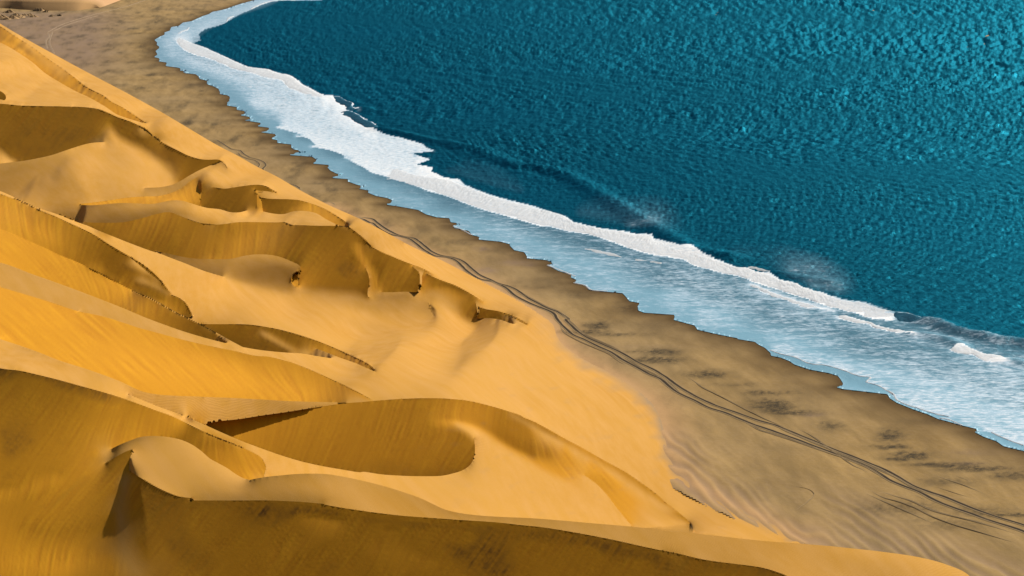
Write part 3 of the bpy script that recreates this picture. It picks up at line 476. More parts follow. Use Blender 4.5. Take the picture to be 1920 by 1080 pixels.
def iterate(q, q0, R, B, beach, eH, eV, jumpH, jumpV, oH, oV, h, sched, T0, BE=None):
    import time
    nprior = None; Be = B.copy() if BE is None else BE[::1]
    L = SUN_DIR; ru = np.array([1/FPX, 0, 0])*h; rv = np.array([0, -SP/FPX, -CP/FPX])*h
    lamD = (h/HOLD)**2; lam = np.where(beach, lamD*1000, lamD)
    dH0 = q0[:, 1:]-q0[:, :-1]; dV0 = q0[1:]-q0[:-1]
    for it, ns in enumerate(sched):
        gu, gv_ = cellgrad(q, eH, eV); n = normal(gu, gv_, R, ru, rv)
        if it and it % 4 == 0: Be = np.clip(Be+.4*np.clip(B-(n*L).sum(-1), -.12, .03)*np.clip((.5-B)/.2, 0, 1), B-.07, B+.05)
        if it % 10 == 0: e = np.abs((n*L).sum(-1)-B)[~beach].mean(); print(h, it, 'err', round(float(e), 4), round(time.time()-T0, 1))
        if ns:
            n = np.stack([relax(n[..., k], eH, eV, ns, .22) for k in range(3)], -1); n /= np.linalg.norm(n, axis=-1, keepdims=True)
        if it == 0 and nprior is None:
            nprior = np.stack([relax(n[..., k], np.ones_like(eH), np.ones_like(eV), 200, .24) for k in range(3)], -1); nprior[..., 1] = np.minimum(nprior[..., 1], .1)
            nprior = nprior/np.linalg.norm(nprior, axis=-1, keepdims=True)
        dk_ = np.clip(1-B/.4, 0, 1)[..., None]; npr = nprior*(1-.8*dk_)+np.array([-.40, -.42, .81])*.8*dk_
        PRW = (.25+.5*np.clip(B/.65, 0, 1))[..., None]; n = n*(1-PRW)+npr*PRW; n /= np.linalg.norm(n, axis=-1, keepdims=True)
        c = (n*L).sum(-1, keepdims=True); perp = n-c*L; pl = np.linalg.norm(perp, axis=-1, keepdims=True)
        n2 = Be[..., None]*L+np.sqrt(1-Be[..., None]**2)*perp/np.maximum(pl, 1e-6)
        rn = (R*n2).sum(-1)
        lim = -0.05*np.linalg.norm(R, axis=-1); bad = rn > lim
        n2[bad] += ((lim-rn)[bad]/(R[bad]**2).sum(-1))[:, None]*R[bad]
        n2 /= np.linalg.norm(n2, axis=-1, keepdims=True)
        zmin = math.cos(math.radians(37)); s36 = math.sin(math.radians(37)); stp = n2[..., 2] < zmin
        hh = np.linalg.norm(n2[..., :2], axis=-1)+1e-9
        n2[..., 0] = np.where(stp, n2[..., 0]/hh*s36, n2[..., 0]); n2[..., 1] = np.where(stp, n2[..., 1]/hh*s36, n2[..., 1]); n2[..., 2] = np.where(stp, zmin, n2[..., 2])
        n2[beach] = (0, 0, 1)
        rn = (R*n2).sum(-1); gu = -(n2@ru)/rn; gv_ = -(n2@rv)/rn
        tH = np.where(jumpH, dH0, .5*(gu[:, 1:]+gu[:, :-1])); tV = np.where(jumpV, dV0, .5*(gv_[1:]+gv_[:-1]))
        sn = np.clip(-rn/np.linalg.norm(R, axis=-1), .13, 1); w = (sn/0.2)**4
        wH = np.where(eH > 0, .5*(w[:, 1:]+w[:, :-1]), oH); wV = np.where(eV > 0, .5*(w[1:]+w[:-1]), oV)
        wH = np.where(jumpH, JW*.2, wH); wV = np.where(jumpV, JW*.2, wV)
        bb = beach; wH[bb[:, 1:] & bb[:, :-1]] = 1; wV[bb[1:] & bb[:-1]] = 1
        rhs = lam*q0; tH = tH*wH; tV = tV*wV
        rhs[:, :-1] -= tH; rhs[:, 1:] += tH; rhs[:-1] -= tV; rhs[1:] += tV
        lv = mg_setup(wH, wV, lam)
        q = pcg(lambda t: lap_apply(t, wH, wV)+lam*t, rhs, q, lambda r: mg_cycle(lv, r), CGI if it < len(sched)-1 else 2*CGI, 1e-9)
    gu, gv_ = cellgrad(q, eH, eV); n = normal(gu, gv_, R, ru, rv)
    e = np.abs((n*L).sum(-1)-B)[~beach].mean(); print(h, 'end err', round(float(e), 4), round(time.time()-T0, 1))
    return q, Be-B

# ------------------------------------------------------------------ helpers for noise, meshes, materials
def _hash(ix, iy, seed):
    h = (ix.astype(np.int64)*374761393+iy.astype(np.int64)*668265263+seed*1442695041) & 0xffffffff
    h = ((h ^ (h >> 13))*1274126177) & 0xffffffff
    return ((h ^ (h >> 16)) & 0xffff)/65535.0
def vnoise(x, y, seed=0):
    ix = np.floor(x); iy = np.floor(y); fx = x-ix; fy = y-iy; fx = fx*fx*(3-2*fx); fy = fy*fy*(3-2*fy)
    a = _hash(ix, iy, seed); b = _hash(ix+1, iy, seed); c = _hash(ix, iy+1, seed); d = _hash(ix+1, iy+1, seed)
    return (a*(1-fx)+b*fx)*(1-fy)+(c*(1-fx)+d*fx)*fy
def fbm(x, y, seed=0, octv=4, rough=.5):
    s = 0; a = 1; t = 0
    for k in range(octv):
        s = s+a*vnoise(x*2**k+17.3*k, y*2**k-9.1*k, seed+k*31); t += a; a *= rough
    return s/t
def field(creases, strokes, u0, v0, nx, ny, step, nrel=3, extra=None):
    """diffuse surveyed values over a lattice, blocked along the crease lines"""
    global U0, V0
    keep = (U0, V0); U0, V0 = u0, v0
    W = np.zeros((ny, nx)); A = np.zeros((ny, nx)); cH = np.ones((ny, nx-1)); cV = np.ones((ny-1, nx))
    def put(D, vals):
        seed_line(W, None, (A,), D, (vals,))
    for pts, l, r in creases:
        P0 = parse(pts) if isinstance(pts, str) else pts; P = smooth_line(P0) if len(P0) < 90 else P0
        D, t = densify(P, .7); d = np.gradient(D, axis=0); d /= np.maximum(np.hypot(*d.T), 1e-9)[:, None]
        nrm = np.stack([d[:, 1], -d[:, 0]], 1); C = to_cell(D, step)
        for side, txt in ((1, l), (-1, r)):
            v = np.array([float(k) for k in txt.split()]); v = np.repeat(v, 2) if len(v) == 1 else v
            key = np.array([np.argmin(((P-q_)**2).sum(1)) for q_ in P0]) if len(P0) < 90 else np.arange(len(P0)); tl = np.r_[0, np.cumsum(np.hypot(*np.diff(P, axis=0).T))]; tl /= tl[-1]
            ti = np.interp(t, np.maximum.accumulate(tl[key])+np.arange(len(key))*1e-9, np.linspace(0, 1, len(key)))
            put(C+nrm*side*.85, np.interp(ti, np.linspace(0, 1, len(v)), v))
        block(to_cell(P, step), ny, nx, cH, cV)
    for v, pts in strokes:
        D, t = densify(parse(pts), .7); put(to_cell(D, step), np.full(len(D), float(v)))
    if extra is not None:
        m, v = extra; W[m] = 1; A[m] = v
    f, = fill(W, [A/np.maximum(W, 1)], cH, cV)
    f = relax(f, cH, cV, nrel)
    U0, V0 = keep
    return f
def mesh_obj(name, V, Fc, mat, smooth=True, normals=None, attrs=None, parent=None):
    me = bpy.data.meshes.new(name)
    V = np.ascontiguousarray(V, dtype=np.float32); Fc = np.ascontiguousarray(Fc, dtype=np.int32)
    me.vertices.add(len(V)); me.vertices.foreach_set('co', V.ravel())
    k = Fc.shape[1]; me.loops.add(Fc.size); me.loops.foreach_set('vertex_index', Fc.ravel())
    me.polygons.add(len(Fc)); me.polygons.foreach_set('loop_start', np.arange(0, Fc.size, k, dtype=np.int32)); me.polygons.foreach_set('loop_total', np.full(len(Fc), k, dtype=np.int32))
    me.update(calc_edges=True)
    if smooth: me.polygons.foreach_set('use_smooth', np.ones(len(Fc), dtype=bool))
    for an, av in (attrs or {}).items():
        a = me.attributes.new(an, 'FLOAT', 'POINT'); a.data.foreach_set('value', np.ascontiguousarray(av, dtype=np.float32))
    if normals is not None: me.normals_split_custom_set_from_vertices(np.ascontiguousarray(normals, dtype=np.float32))
    if mat: me.materials.append(mat)
    o = bpy.data.objects.new(name, me); sc.collection.objects.link(o)
    if parent: o.parent = parent
    return o
def tag(o, label=None, kind=None, cat=None, group=None):
    if label: o['label'] = label
    if kind: o['kind'] = kind
    if cat: o['category'] = cat
    if group: o['group'] = group
    return o
ALB = 0.66          # overall reflectance of the surveyed colours
class NT:
    """tiny helper to write node trees"""
    def __init__(s, name):
        s.m = bpy.data.materials.new(name); s.m.use_nodes = True; s.t = s.m.node_tree; s.t.nodes.clear()
        s.out = s.n('ShaderNodeOutputMaterial')
    def n(s, typ, **kw):
        nd = s.t.nodes.new(typ)
        for k, v in kw.items(): setattr(nd, k, v)
        return nd
    def put(s, sock, v):
        if hasattr(v, 'is_output') or isinstance(v, bpy.types.NodeSocket): s.t.links.new(v, sock)
        else:
            if isinstance(v, tuple) and len(v) == 3 and len(getattr(sock, 'default_value', (0,)*3)) == 4: v = v+(1,)
            sock.default_value = v
    def attr(s, name): return s.n('ShaderNodeAttribute', attribute_name=name).outputs['Fac']
    def math(s, op, a, b=0.0, c=None, clamp=False):
        nd = s.n('ShaderNodeMath', operation=op, use_clamp=clamp); s.put(nd.inputs[0], a); s.put(nd.inputs[1], b)
        if c is not None: s.put(nd.inputs[2], c)
        return nd.outputs[0]
    def mix(s, f, a, b, blend='MIX'):
        nd = s.n('ShaderNodeMix', data_type='RGBA', blend_type=blend); s.put(nd.inputs[0], f); s.put(nd.inputs[6], a); s.put(nd.inputs[7], b); return nd.outputs[2]
    def ramp(s, v, lo, hi, a=0.0, b=1.0):
        nd = s.n('ShaderNodeMapRange'); s.put(nd.inputs[0], v); nd.inputs[1].default_value = lo; nd.inputs[2].default_value = hi; nd.inputs[3].default_value = a; nd.inputs[4].default_value = b; return nd.outputs[0]
    def coords(s, scale=(1, 1, 1), rot=(0, 0, 0)):
        g = s.n('ShaderNodeNewGeometry'); mp = s.n('ShaderNodeMapping', vector_type='POINT'); s.t.links.new(g.outputs['Position'], mp.inputs[0])
        mp.inputs['Rotation'].default_value = rot; mp.inputs['Scale'].default_value = scale; return mp.outputs[0]
    def along(s, ang, sx, sy):
        g = s.n('ShaderNodeNewGeometry'); mp = s.n('ShaderNodeMapping', vector_type='TEXTURE'); s.t.links.new(g.outputs['Position'], mp.inputs[0]); mp.inputs['Rotation'].default_value = (0, 0, math.radians(ang)); mp.inputs['Scale'].default_value = (1/sx, 1/sy, 1); return mp.outputs[0]
    def noise(s, vec, scale, detail=4, rough=.55, dist=0.0):
        nd = s.n('ShaderNodeTexNoise'); s.put(nd.inputs['Vector'], vec); nd.inputs['Scale'].default_value = scale; nd.inputs['Detail'].default_value = detail; nd.inputs['Roughness'].default_value = rough; nd.inputs['Distortion'].default_value = dist
        return nd.outputs['Fac']
    def bump(s, h, strength, dist):
        nd = s.n('ShaderNodeBump'); s.put(nd.inputs['Height'], h); s.put(nd.inputs['Strength'], strength); nd.inputs['Distance'].default_value = dist; return nd.outputs[0]
    def dim(s, col): return s.mix(1.0, col, (ALB, ALB, ALB), 'MULTIPLY')
    def princ(s, col, rough, normal=None, spec=.3, **kw):
        col = s.dim(col); p = s.n('ShaderNodeBsdfPrincipled'); s.put(p.inputs['Base Color'], col); s.put(p.inputs['Roughness'], rough); s.put(p.inputs['Specular IOR Level'], spec)
        if normal is not None: s.t.links.new(normal, p.inputs['Normal'])
        for k, v in kw.items(): s.put(p.inputs[k], v)
        return p
    def done(s, shader): s.t.links.new(shader, s.out.inputs[0]); return s.m

PALE, GOLD, BEACH_C = (0.66, 0.335, 0.095), (0.70, 0.33, 0.022), (0.36, 0.235, 0.115)
def dune_material():
    m = NT('dune_sand'); g = m.attr('loose'); st = m.attr('streak'); bl = m.attr('shorefade'); dk = m.attr('deep_shade')
    pos = m.coords()
    big = m.noise(pos, .035, 3, .5); mid = m.noise(m.along(112, .035, .55), .8, 4, .6)
    fine = m.noise(pos, 5.0, 3, .7)
    pale = m.mix(m.ramp(big, .3, .7), (0.57, 0.276, 0.028), (0.64, 0.330, 0.050))
    pale = m.mix(m.ramp(mid, .35, .75), pale, (0.66, 0.345, 0.075))
    gold = m.mix(m.ramp(st, -1, 1), (0.62, 0.258, 0.001), (0.74, 0.335, 0.004))
    col = m.mix(g, pale, gold)
    # deepest shade put into the sand colour, broken up by streaks and grain
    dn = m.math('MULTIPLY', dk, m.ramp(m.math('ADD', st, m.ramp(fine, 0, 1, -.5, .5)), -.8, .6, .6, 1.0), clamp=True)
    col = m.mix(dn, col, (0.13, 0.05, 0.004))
    col = m.mix(m.ramp(fine, .3, .7, 0, .12), col, (0.45, 0.21, 0.05))
    col = m.mix(bl, col, BEACH_C)
    w = m.n('ShaderNodeTexWave', wave_type='BANDS', bands_direction='X'); m.put(w.inputs['Vector'], m.coords((1, 1, 1), (0, 0, math.radians(35)))); w.inputs['Scale'].default_value = 1.1; w.inputs['Distortion'].default_value = 9; w.inputs['Detail'].default_value = 3; w.inputs['Detail Scale'].default_value = .35
    h = m.math('ADD', m.math('MULTIPLY', w.outputs['Fac'], m.math('SUBTRACT', 1.0, g)), m.math('MULTIPLY', fine, .8))
    h = m.math('ADD', h, m.math('MULTIPLY', mid, .8))
    nrm = m.bump(h, .35, .03)
    return m.done(m.princ(col, .92, nrm, .12).outputs[0])
def beach_material():
    m = NT('beach_sand'); wet = m.attr('wet'); stn = m.attr('stain'); pur = m.attr('purple'); oran = m.attr('blown'); rid = m.attr('ridge')
    pos = m.coords(); a = m.noise(m.along(104, .10, .42), .5, 6, .62); b = m.noise(pos, .9, 5, .65); f = m.noise(pos, 6, 3, .7)
    big = m.noise(pos, .02, 3, .5)
    col = m.mix(m.ramp(a, .3, .7), (0.26, 0.156, 0.040), (0.46, 0.295, 0.100))
    col = m.mix(m.ramp(big, .35, .65, 0, .6), col, (0.33, 0.225, 0.10))
    col = m.mix(m.ramp(b, .45, .75, 0, .35), col, (0.46, 0.31, 0.16))
    ol = m.noise(m.along(100, .05, .22), .55, 6, .68)
    col = m.mix(m.ramp(ol, .48, .66, 0, .6), col, (0.20, 0.125, 0.036))
    col = m.mix(oran, col, (0.56, 0.33, 0.14))
    col = m.mix(m.math('MULTIPLY', pur, m.ramp(a, .2, .8, .5, 1.0)), col, (0.235, 0.155, 0.115))
    col = m.mix(m.math('MULTIPLY', rid, .6), col, (0.27, 0.175, 0.115))
    sf = m.math('MULTIPLY', stn, m.ramp(m.math('ADD', m.math('MULTIPLY', b, .6), m.math('MULTIPLY', f, .5)), .36, .58, .2, 1.0), clamp=True)
    col = m.mix(sf, col, (0.034, 0.022, 0.004))
    col = m.mix(m.math('MULTIPLY', wet, m.ramp(a, .2, .8, .8, 1.0)), col, (0.075, 0.042, 0.012))
    col = m.mix(m.ramp(f, .35, .7, 0, .15), col, (0.16, 0.10, 0.05))
    h = m.math('ADD', m.math('MULTIPLY', b, 1.0), m.math('MULTIPLY', f, .35))
    nrm = m.bump(h, .5, .09)
    rough = .93
    return m.done(m.princ(col, rough, nrm, m.math('SUBTRACT', .12, m.math('MULTIPLY', wet, .08))).outputs[0])
def water_material():
    m = NT('sea_water'); foam = m.attr('foam'); sh = m.attr('shallow')
    pos = m.coords()
    n1 = m.noise(m.coords((.45, .9, 1), (0, 0, .25)), 1.2, 5, .7); n2 = m.noise(m.coords((.35, 1, 1)), 5.0, 4, .75, .5); n3 = m.noise(m.coords((.3, .55, 1), (0, 0, .1)), .5, 6, .7, .6); n4 = m.noise(m.coords((1, .6, 1), (0, 0, -.2)), .24, 8, .68)
    tint = m.noise(pos, .008, 3, .5)
    deep = m.mix(m.ramp(tint, .35, .65), (0.0, 0.014, 0.038), (0.0, 0.023, 0.058))
    deep = m.mix(m.ramp(sh, 0, 1), deep, (0.16, 0.36, 0.48))  # shallows paler: the thin film's sky reflection is put into this diffuse colour
    nw = m.bump(m.math('ADD', m.math('ADD', n4, m.math('MULTIPLY', n1, .3)), m.math('MULTIPLY', n2, .06)), m.math('SUBTRACT', 1.0, m.math('MULTIPLY', sh, .8)), .5)
    diff = m.n('ShaderNodeBsdfDiffuse'); m.put(diff.inputs[0], m.dim(deep)); m.t.links.new(nw, diff.inputs['Normal'])
    gl = m.n('ShaderNodeBsdfGlossy'); m.put(gl.inputs['Color'], m.mix(sh, (0.010, 0.165, 0.25), (0.40, 0.56, 0.66))); gl.inputs['Roughness'].default_value = .36; m.t.links.new(nw, gl.inputs['Normal'])
    fr = m.n('ShaderNodeFresnel'); fr.inputs['IOR'].default_value = 1.33; m.t.links.new(nw, fr.inputs['Normal'])
    ms = m.n('ShaderNodeMixShader'); m.t.links.new(m.math('MULTIPLY', fr.outputs[0], .95, clamp=True), ms.inputs[0]); m.t.links.new(diff.outputs[0], ms.inputs[1]); m.t.links.new(gl.outputs[0], ms.inputs[2])
    # foam: thresholded lace that closes up as the cover grows
    lace = m.math('ADD', m.math('MULTIPLY', n3, .5), m.math('MULTIPLY', n1, .5))
    th = m.math('SUBTRACT', 1.0, foam)
    k = m.math('ADD', m.math('SUBTRACT', m.ramp(lace, .28, .72), th), .5)
    fm = m.ramp(k, .34, .66)
    fm = m.math('MULTIPLY', fm, m.ramp(foam, .09, .3))
    fn = m.bump(m.math('ADD', n1, n2), .7, .22)
    fo = m.princ(m.mix(m.ramp(m.math('ADD', foam, m.ramp(n1, .3, .7, -.35, .35)), .55, 1.0), (0.44, 0.62, 0.78), (0.92, 0.95, 0.98)), .6, fn, .25)
    m2 = m.n('ShaderNodeMixShader'); m.t.links.new(m.math('MULTIPLY', fm, m.ramp(foam, .1, .9, .72, 1.0)), m2.inputs[0]); m.t.links.new(ms.outputs[0], m2.inputs[1]); m.t.links.new(fo.outputs[0], m2.inputs[2])
    return m.done(m2.outputs[0])
def foam_material():
    m = NT('breaker_foam'); g = m.attr('green'); pos = m.coords(); a = m.noise(pos, 1.6, 5, .7); b = m.noise(pos, 5, 3, .7)
    fo = m.mix(m.ramp(a, .3, .6), (0.80, 0.88, 0.96), (1, 1, 1))
    col = m.mix(g, fo, (0.006, 0.075, 0.07)); nrm = m.bump(m.math('ADD', a, m.math('MULTIPLY', b, .6)), .6, .3)
    tr = m.n('ShaderNodeBsdfTranslucent'); m.put(tr.inputs[0], col); m.t.links.new(nrm, tr.inputs['Normal']); mx = m.n('ShaderNodeMixShader'); mx.inputs[0].default_value = .5
    m.t.links.new(m.princ(col, m.math('SUBTRACT', .7, m.math('MULTIPLY', g, .5)), nrm, .4).outputs[0], mx.inputs[1]); m.t.links.new(tr.outputs[0], mx.inputs[2]); return m.done(mx.outputs[0])
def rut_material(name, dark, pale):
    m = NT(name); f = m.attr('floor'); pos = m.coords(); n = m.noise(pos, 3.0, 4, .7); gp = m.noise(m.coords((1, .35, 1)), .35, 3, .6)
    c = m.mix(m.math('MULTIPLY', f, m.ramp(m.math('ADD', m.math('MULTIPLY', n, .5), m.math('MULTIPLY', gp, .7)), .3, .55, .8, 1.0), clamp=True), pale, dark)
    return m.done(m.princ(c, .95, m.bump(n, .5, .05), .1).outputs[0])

# ------------------------------------------------------------------ the dunes
S = solve_relief()
print('relief', round(time.time()-T_START, 1))
UU = S['U']+0*S['V']; VV = S['V']+0*S['U']
def lic(n, gold, cH, cV, steps, seed):
    """avalanche streaks: noise smeared down the fall line of every slope, kept inside its own face"""
    ny, nx = gold.shape
    R = ray(UU, VV); h = np.hypot(n[..., 0], n[..., 1])+1e-6
    f = np.stack([n[..., 0]*n[..., 2], n[..., 1]*n[..., 2], -(h**2)], -1)/h[..., None]
    fw = np.array([0, CP, -SP]); up = np.array([0, SP, CP]); a = (UU-960)/FPX; b = (VV-540)/FPX
    fd = f@fw; du = f[..., 0]-a*fd; dv = -(f@up)-b*fd
    k = np.hypot(du, dv)+1e-9; du /= k; dv /= k
    # sand slides slightly across the face, away from the wind that feeds each brink
    tn = np.clip((S['tone']-.52)/.34, 0, 1); sx = -.62+1.2*tn; k2 = np.hypot(sx, .8); du = .3*du+.7*sx/k2; dv = .3*dv+.7*.8/k2; du = relax(du, cH, cV, 10); dv = relax(dv, cH, cV, 10); k = np.hypot(du, dv)+1e-9; du /= k; dv /= k
    rng = np.random.default_rng(seed); N = rng.standard_normal((ny, nx)); N = relax(N, np.ones_like(cH), np.ones_like(cV), 1)
    out = N.copy(); w = np.ones_like(N); J, I = np.mgrid[0:ny, 0:nx].astype(float)
    for sg in (1, -1):
        x = I.copy(); y = J.copy(); alive = np.ones_like(N, bool)
        for s in range(steps):
            i = np.clip(np.rint(x).astype(int), 0, nx-1); j = np.clip(np.rint(y).astype(int), 0, ny-1)
            x = x+sg*du[j, i]; y = y+sg*dv[j, i]
            i = np.clip(np.rint(x).astype(int), 0, nx-1); j = np.clip(np.rint(y).astype(int), 0, ny-1)
            alive &= np.abs(gold[j, i]-gold) < .45
            out += np.where(alive, N[j, i], 0); w += alive
    o = out/np.sqrt(w); return o/o[gold > .5].std()
st1 = lic(S['n'], S['gold'], S['cH'], S['cV'], 26, 5); st2 = lic(S['n'], S['gold'], S['cH'], S['cV'], 9, 9)
patch = fbm(UU/60, VV/30, 7, 4)
streak = np.clip((.65*st1+.45*st2)*(.35+1.3*np.clip(patch*2-.5, 0, 1)), -2.5, 2.5)
D = np.linalg.norm(S['P']-np.array([0, 0, CAM_H]), axis=-1)
g = S['gold']; nb = ~S['beach']
cellm = STEP/FPX                                   # size of one lattice cell per metre of distance
# grooves and levees of the avalanche tongues, as real relief along the line of sight component of the normal
R = ray(UU, VV); Rn = R/np.linalg.norm(R, axis=-1, keepdims=True)
relief = g*streak*0.065*cellm*D
P = S['P']+S['n']*np.where(nb, relief, 0)[..., None]
# pull the lattice points next to every brink onto the brink itself, along their own surface, so that edges run clean
SU, SV = UU.copy(), VV.copy(); SD = np.full(UU.shape, 1.25)
EDG = np.zeros(UU.shape, bool); m_ = S['cH'] == 0; EDG[:, 1:] |= m_; EDG[:, :-1] |= m_; m_ = S['cV'] == 0; EDG[1:] |= m_; EDG[:-1] |= m_
for Lp in S['lines']+[S['foot']]:
    Dp, _ = densify(Lp, .5); C_ = to_cell(Dp, STEP)
    for oj in (-1, 0, 1, 2):
        for oi in (-1, 0, 1, 2):
            i = np.floor(C_[:, 0]).astype(int)+oi; j = np.floor(C_[:, 1]).astype(int)+oj; d_ = np.hypot(C_[:, 0]-i, C_[:, 1]-j)
            a_ = np.nonzero((d_ < 1.25) & (i >= 0) & (i < NU) & (j >= 0) & (j < NV))[0]; a_ = a_[EDG[j[a_], i[a_]]]; a_ = a_[np.argsort(-d_[a_], kind='stable')]
            a_ = a_[d_[a_] < SD[j[a_], i[a_]]]; SD[j[a_], i[a_]] = d_[a_]; SU[j[a_], i[a_]] = Dp[a_, 0]; SV[j[a_], i[a_]] = Dp[a_, 1]
QQ = S['q']+S['gu']*(SU-UU)/STEP+S['gv']*(SV-VV)/STEP; GG = np.hypot(S['gu'], S['gv'])
# both sides of a brink share one line: the steeper, better determined side gives its depth
for m_, a_, b_ in ((S['rimH'], np.s_[:, :-1], np.s_[:, 1:]), (S['rimV'], np.s_[:-1], np.s_[1:])):
    qa, qb, ga, gb = QQ[a_].copy(), QQ[b_].copy(), GG[a_], GG[b_]; c1 = m_ & (ga > 1.3*gb); c2 = m_ & (gb > 1.3*ga); QQ[a_] = np.where(c1, qb, QQ[a_]); QQ[b_] = np.where(c2, qa, QQ[b_])
P = np.array([0, 0, CAM_H])+ray(SU, SV)*np.exp(QQ)[..., None]+S['n']*np.where(nb, relief, 0)[..., None]
# low foot: the dunes thin out to the level of the beach
kf = relax(S['beach'].astype(float), np.ones_like(S['cH']), np.ones_like(S['cV']), 250, .24); kf = np.clip(1-2.0*kf, 0, 1); kf = kf*kf*(3-2*kf)
nf_ = VV > np.interp(UU[0], S['front'][:, 0], S['front'][:, 1], left=2000, right=2000)[None, :]-3
kf = np.where((UU > 700) & ~nf_, np.where(UU < 900, 1-(1-kf)*(UU-700)/200, kf), 1); Gl = ground(SU, SV, 0.1); P = Gl*(1-kf[..., None])+P*kf[..., None]
# normals follow the grooves
def grad_normals(P, n0, rel, cH, cV, D):
    dx = np.zeros_like(rel); dy = np.zeros_like(rel)
    dx[:, 1:-1] = (rel[:, 2:]-rel[:, :-2])*.5*cH[:, 1:]*cH[:, :-1]; dy[1:-1] = (rel[2:]-rel[:-2])*.5*cV[1:]*cV[:-1]
    ru_ = np.array([1., 0, 0]); s = cellm*D
    up = np.array([0, SP, CP]); 
    tu = ru_-(n0@ru_)[..., None]*n0; tv = -(up-(n0@up)[..., None]*n0)
    nn = n0-(dx/s)[..., None]*tu-(dy/s)[..., None]*tv*.8
    return nn/np.linalg.norm(nn, axis=-1, keepdims=True)
nrm = grad_normals(P, S['n'], relief, S['cH'], S['cV'], D)
# painted shade: sand colour darkens where the tone is lowest, ragged by noise
deep_shade = np.clip((.47-S['tone'])/.09, 0, 1)*g*np.clip((vnoise(UU/9, VV/9, 3)*.5+.2+.6*patch), 0, 1)*np.clip(.75+.3*streak, 0, 1)
# belt along the foot where the dune sand thins out over the beach
bz = S['beach'].astype(float); bz = relax(bz, np.ones_like(S['cH']), np.ones_like(S['cV']), 160, .24)
low = np.clip((VV-560)/120, 0, 1)*np.clip((UU-700)/250, 0, 1)
near_front = VV > np.interp(UU[0], S['front'][:, 0], S['front'][:, 1], left=2000, right=2000)[None, :]-3
fade = np.clip((bz*2.1+(fbm(UU/26, VV/13, 11, 4)-.5)*.9-.15), 0, 1)*low*(~near_front)
fade = np.where(near_front, 0, fade)
# toes: the T lines that part one dune from the next
T_LINES = ['X -400 250 -300 264 0 357 120 404 148 386 230 380 330 376 374 387 440 398 490 394 512 397 570 396 620 411 656 427 700 470 1950 470',
 'X -400 250 -300 264 0 358 133 413 292 484 380 485 430 479 480 477 560 495 566 532 700 555 800 552 900 598 1000 610 1060 640 1950 640',
 'X -400 440 -300 450 0 492 133 540 425 644 456 651 549 663 620 672 704 697 900 740 1100 770 1260 790 1950 800',
 'X -400 560 -300 580 0 636 180 708 320 741 380 744 640 754 670 754 704 740 760 735 900 745 1100 772 1260 792 1950 802',
 'X -400 620 -300 650 0 672 211 731 268 751 382 796 454 827 565 865 680 885 800 893 850 888 875 876 889 845 893 802 925 790 1000 862 1067 897 1184 986 1950 1010',
 'X -400 940 -300 935 0 925 75 908 130 880 195 843 262 820 300 817 360 834 428 878 469 899 520 888 580 888 640 892 700 909 760 929 815 946 870 962 944 968 1092 978 1300 1000 1500 1018 1650 1034 1773 1058 1817 1079 1870 1300 1950 1500']
lab = np.zeros(UU.shape, int); prev = np.full(UU.shape[1], -1e9)
for t in T_LINES:
    L = parse(t); y = np.interp(UU[0], L[:, 0], L[:, 1]); y = np.maximum(y, prev); prev = y; lab += VV > y[None, :]
DUNE_LABELS = ['farthest dune ridge at the upper left, its dark hollow under a long sharp brink',
 'dune with small paired hollows and a winding pale brink along the seaward crest',
 'broad dune with a wide shaded slip face and spurs curling down to the seaward slope',
 'narrow dune with a straight diagonal brink and a cracked golden slip face at the left edge',
 'large dune with the wide bright golden slip face full of fine avalanche streaks',
 'crescent dune with the deep brown oval basin and a golden fan running to the beach',
 'nearest dune across the bottom edge, dark slip face below a rippled tan brink']
M_DUNE = dune_material()
ny, nx = UU.shape
# keep one ring of lattice points on the beach side, sunk just under the beach sheet
dn = nb.copy(); ring = dn.copy(); ring[1:] |= dn[:-1]; ring[:-1] |= dn[1:]; ring[:, 1:] |= dn[:, :-1]; ring[:, :-1] |= dn[:, 1:]
ring2 = ring.copy(); ring2[1:] |= ring[:-1]; ring2[:-1] |= ring[1:]; ring2[:, 1:] |= ring[:, :-1]; ring2[:, :-1] |= ring[:, 1:]
G = ground(SU, SV, -0.35)
P = np.where(dn[..., None], P, G)
# a thin veil of sand lies flush with the beach along the low foot
P[..., 2] = np.where(dn & (P[..., 2] < .12), .12, P[..., 2])
nrm = np.where(dn[..., None], nrm, np.array([0, 0, 1.]))
ok = ring[:-1, :-1] & ring[1:, :-1] & ring[:-1, 1:] & ring[1:, 1:] & (dn[:-1, :-1] | dn[1:, :-1] | dn[:-1, 1:] | dn[1:, 1:])
idx = np.arange(ny*nx).reshape(ny, nx)
quads = np.stack([idx[1:, :-1], idx[1:, 1:], idx[:-1, 1:], idx[:-1, :-1]], -1)
flab = np.maximum(lab[:-1, :-1], 0)
Pf = P.reshape(-1, 3); Nf = nrm.reshape(-1, 3)
attr_f = dict(loose=g, streak=streak*.5, shorefade=fade, deep_shade=deep_shade)
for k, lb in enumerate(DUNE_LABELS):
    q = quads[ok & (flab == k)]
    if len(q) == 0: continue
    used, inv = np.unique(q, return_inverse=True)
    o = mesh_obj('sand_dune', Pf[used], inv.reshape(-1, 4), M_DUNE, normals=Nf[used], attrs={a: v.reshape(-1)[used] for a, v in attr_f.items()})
    tag(o, lb, 'structure')
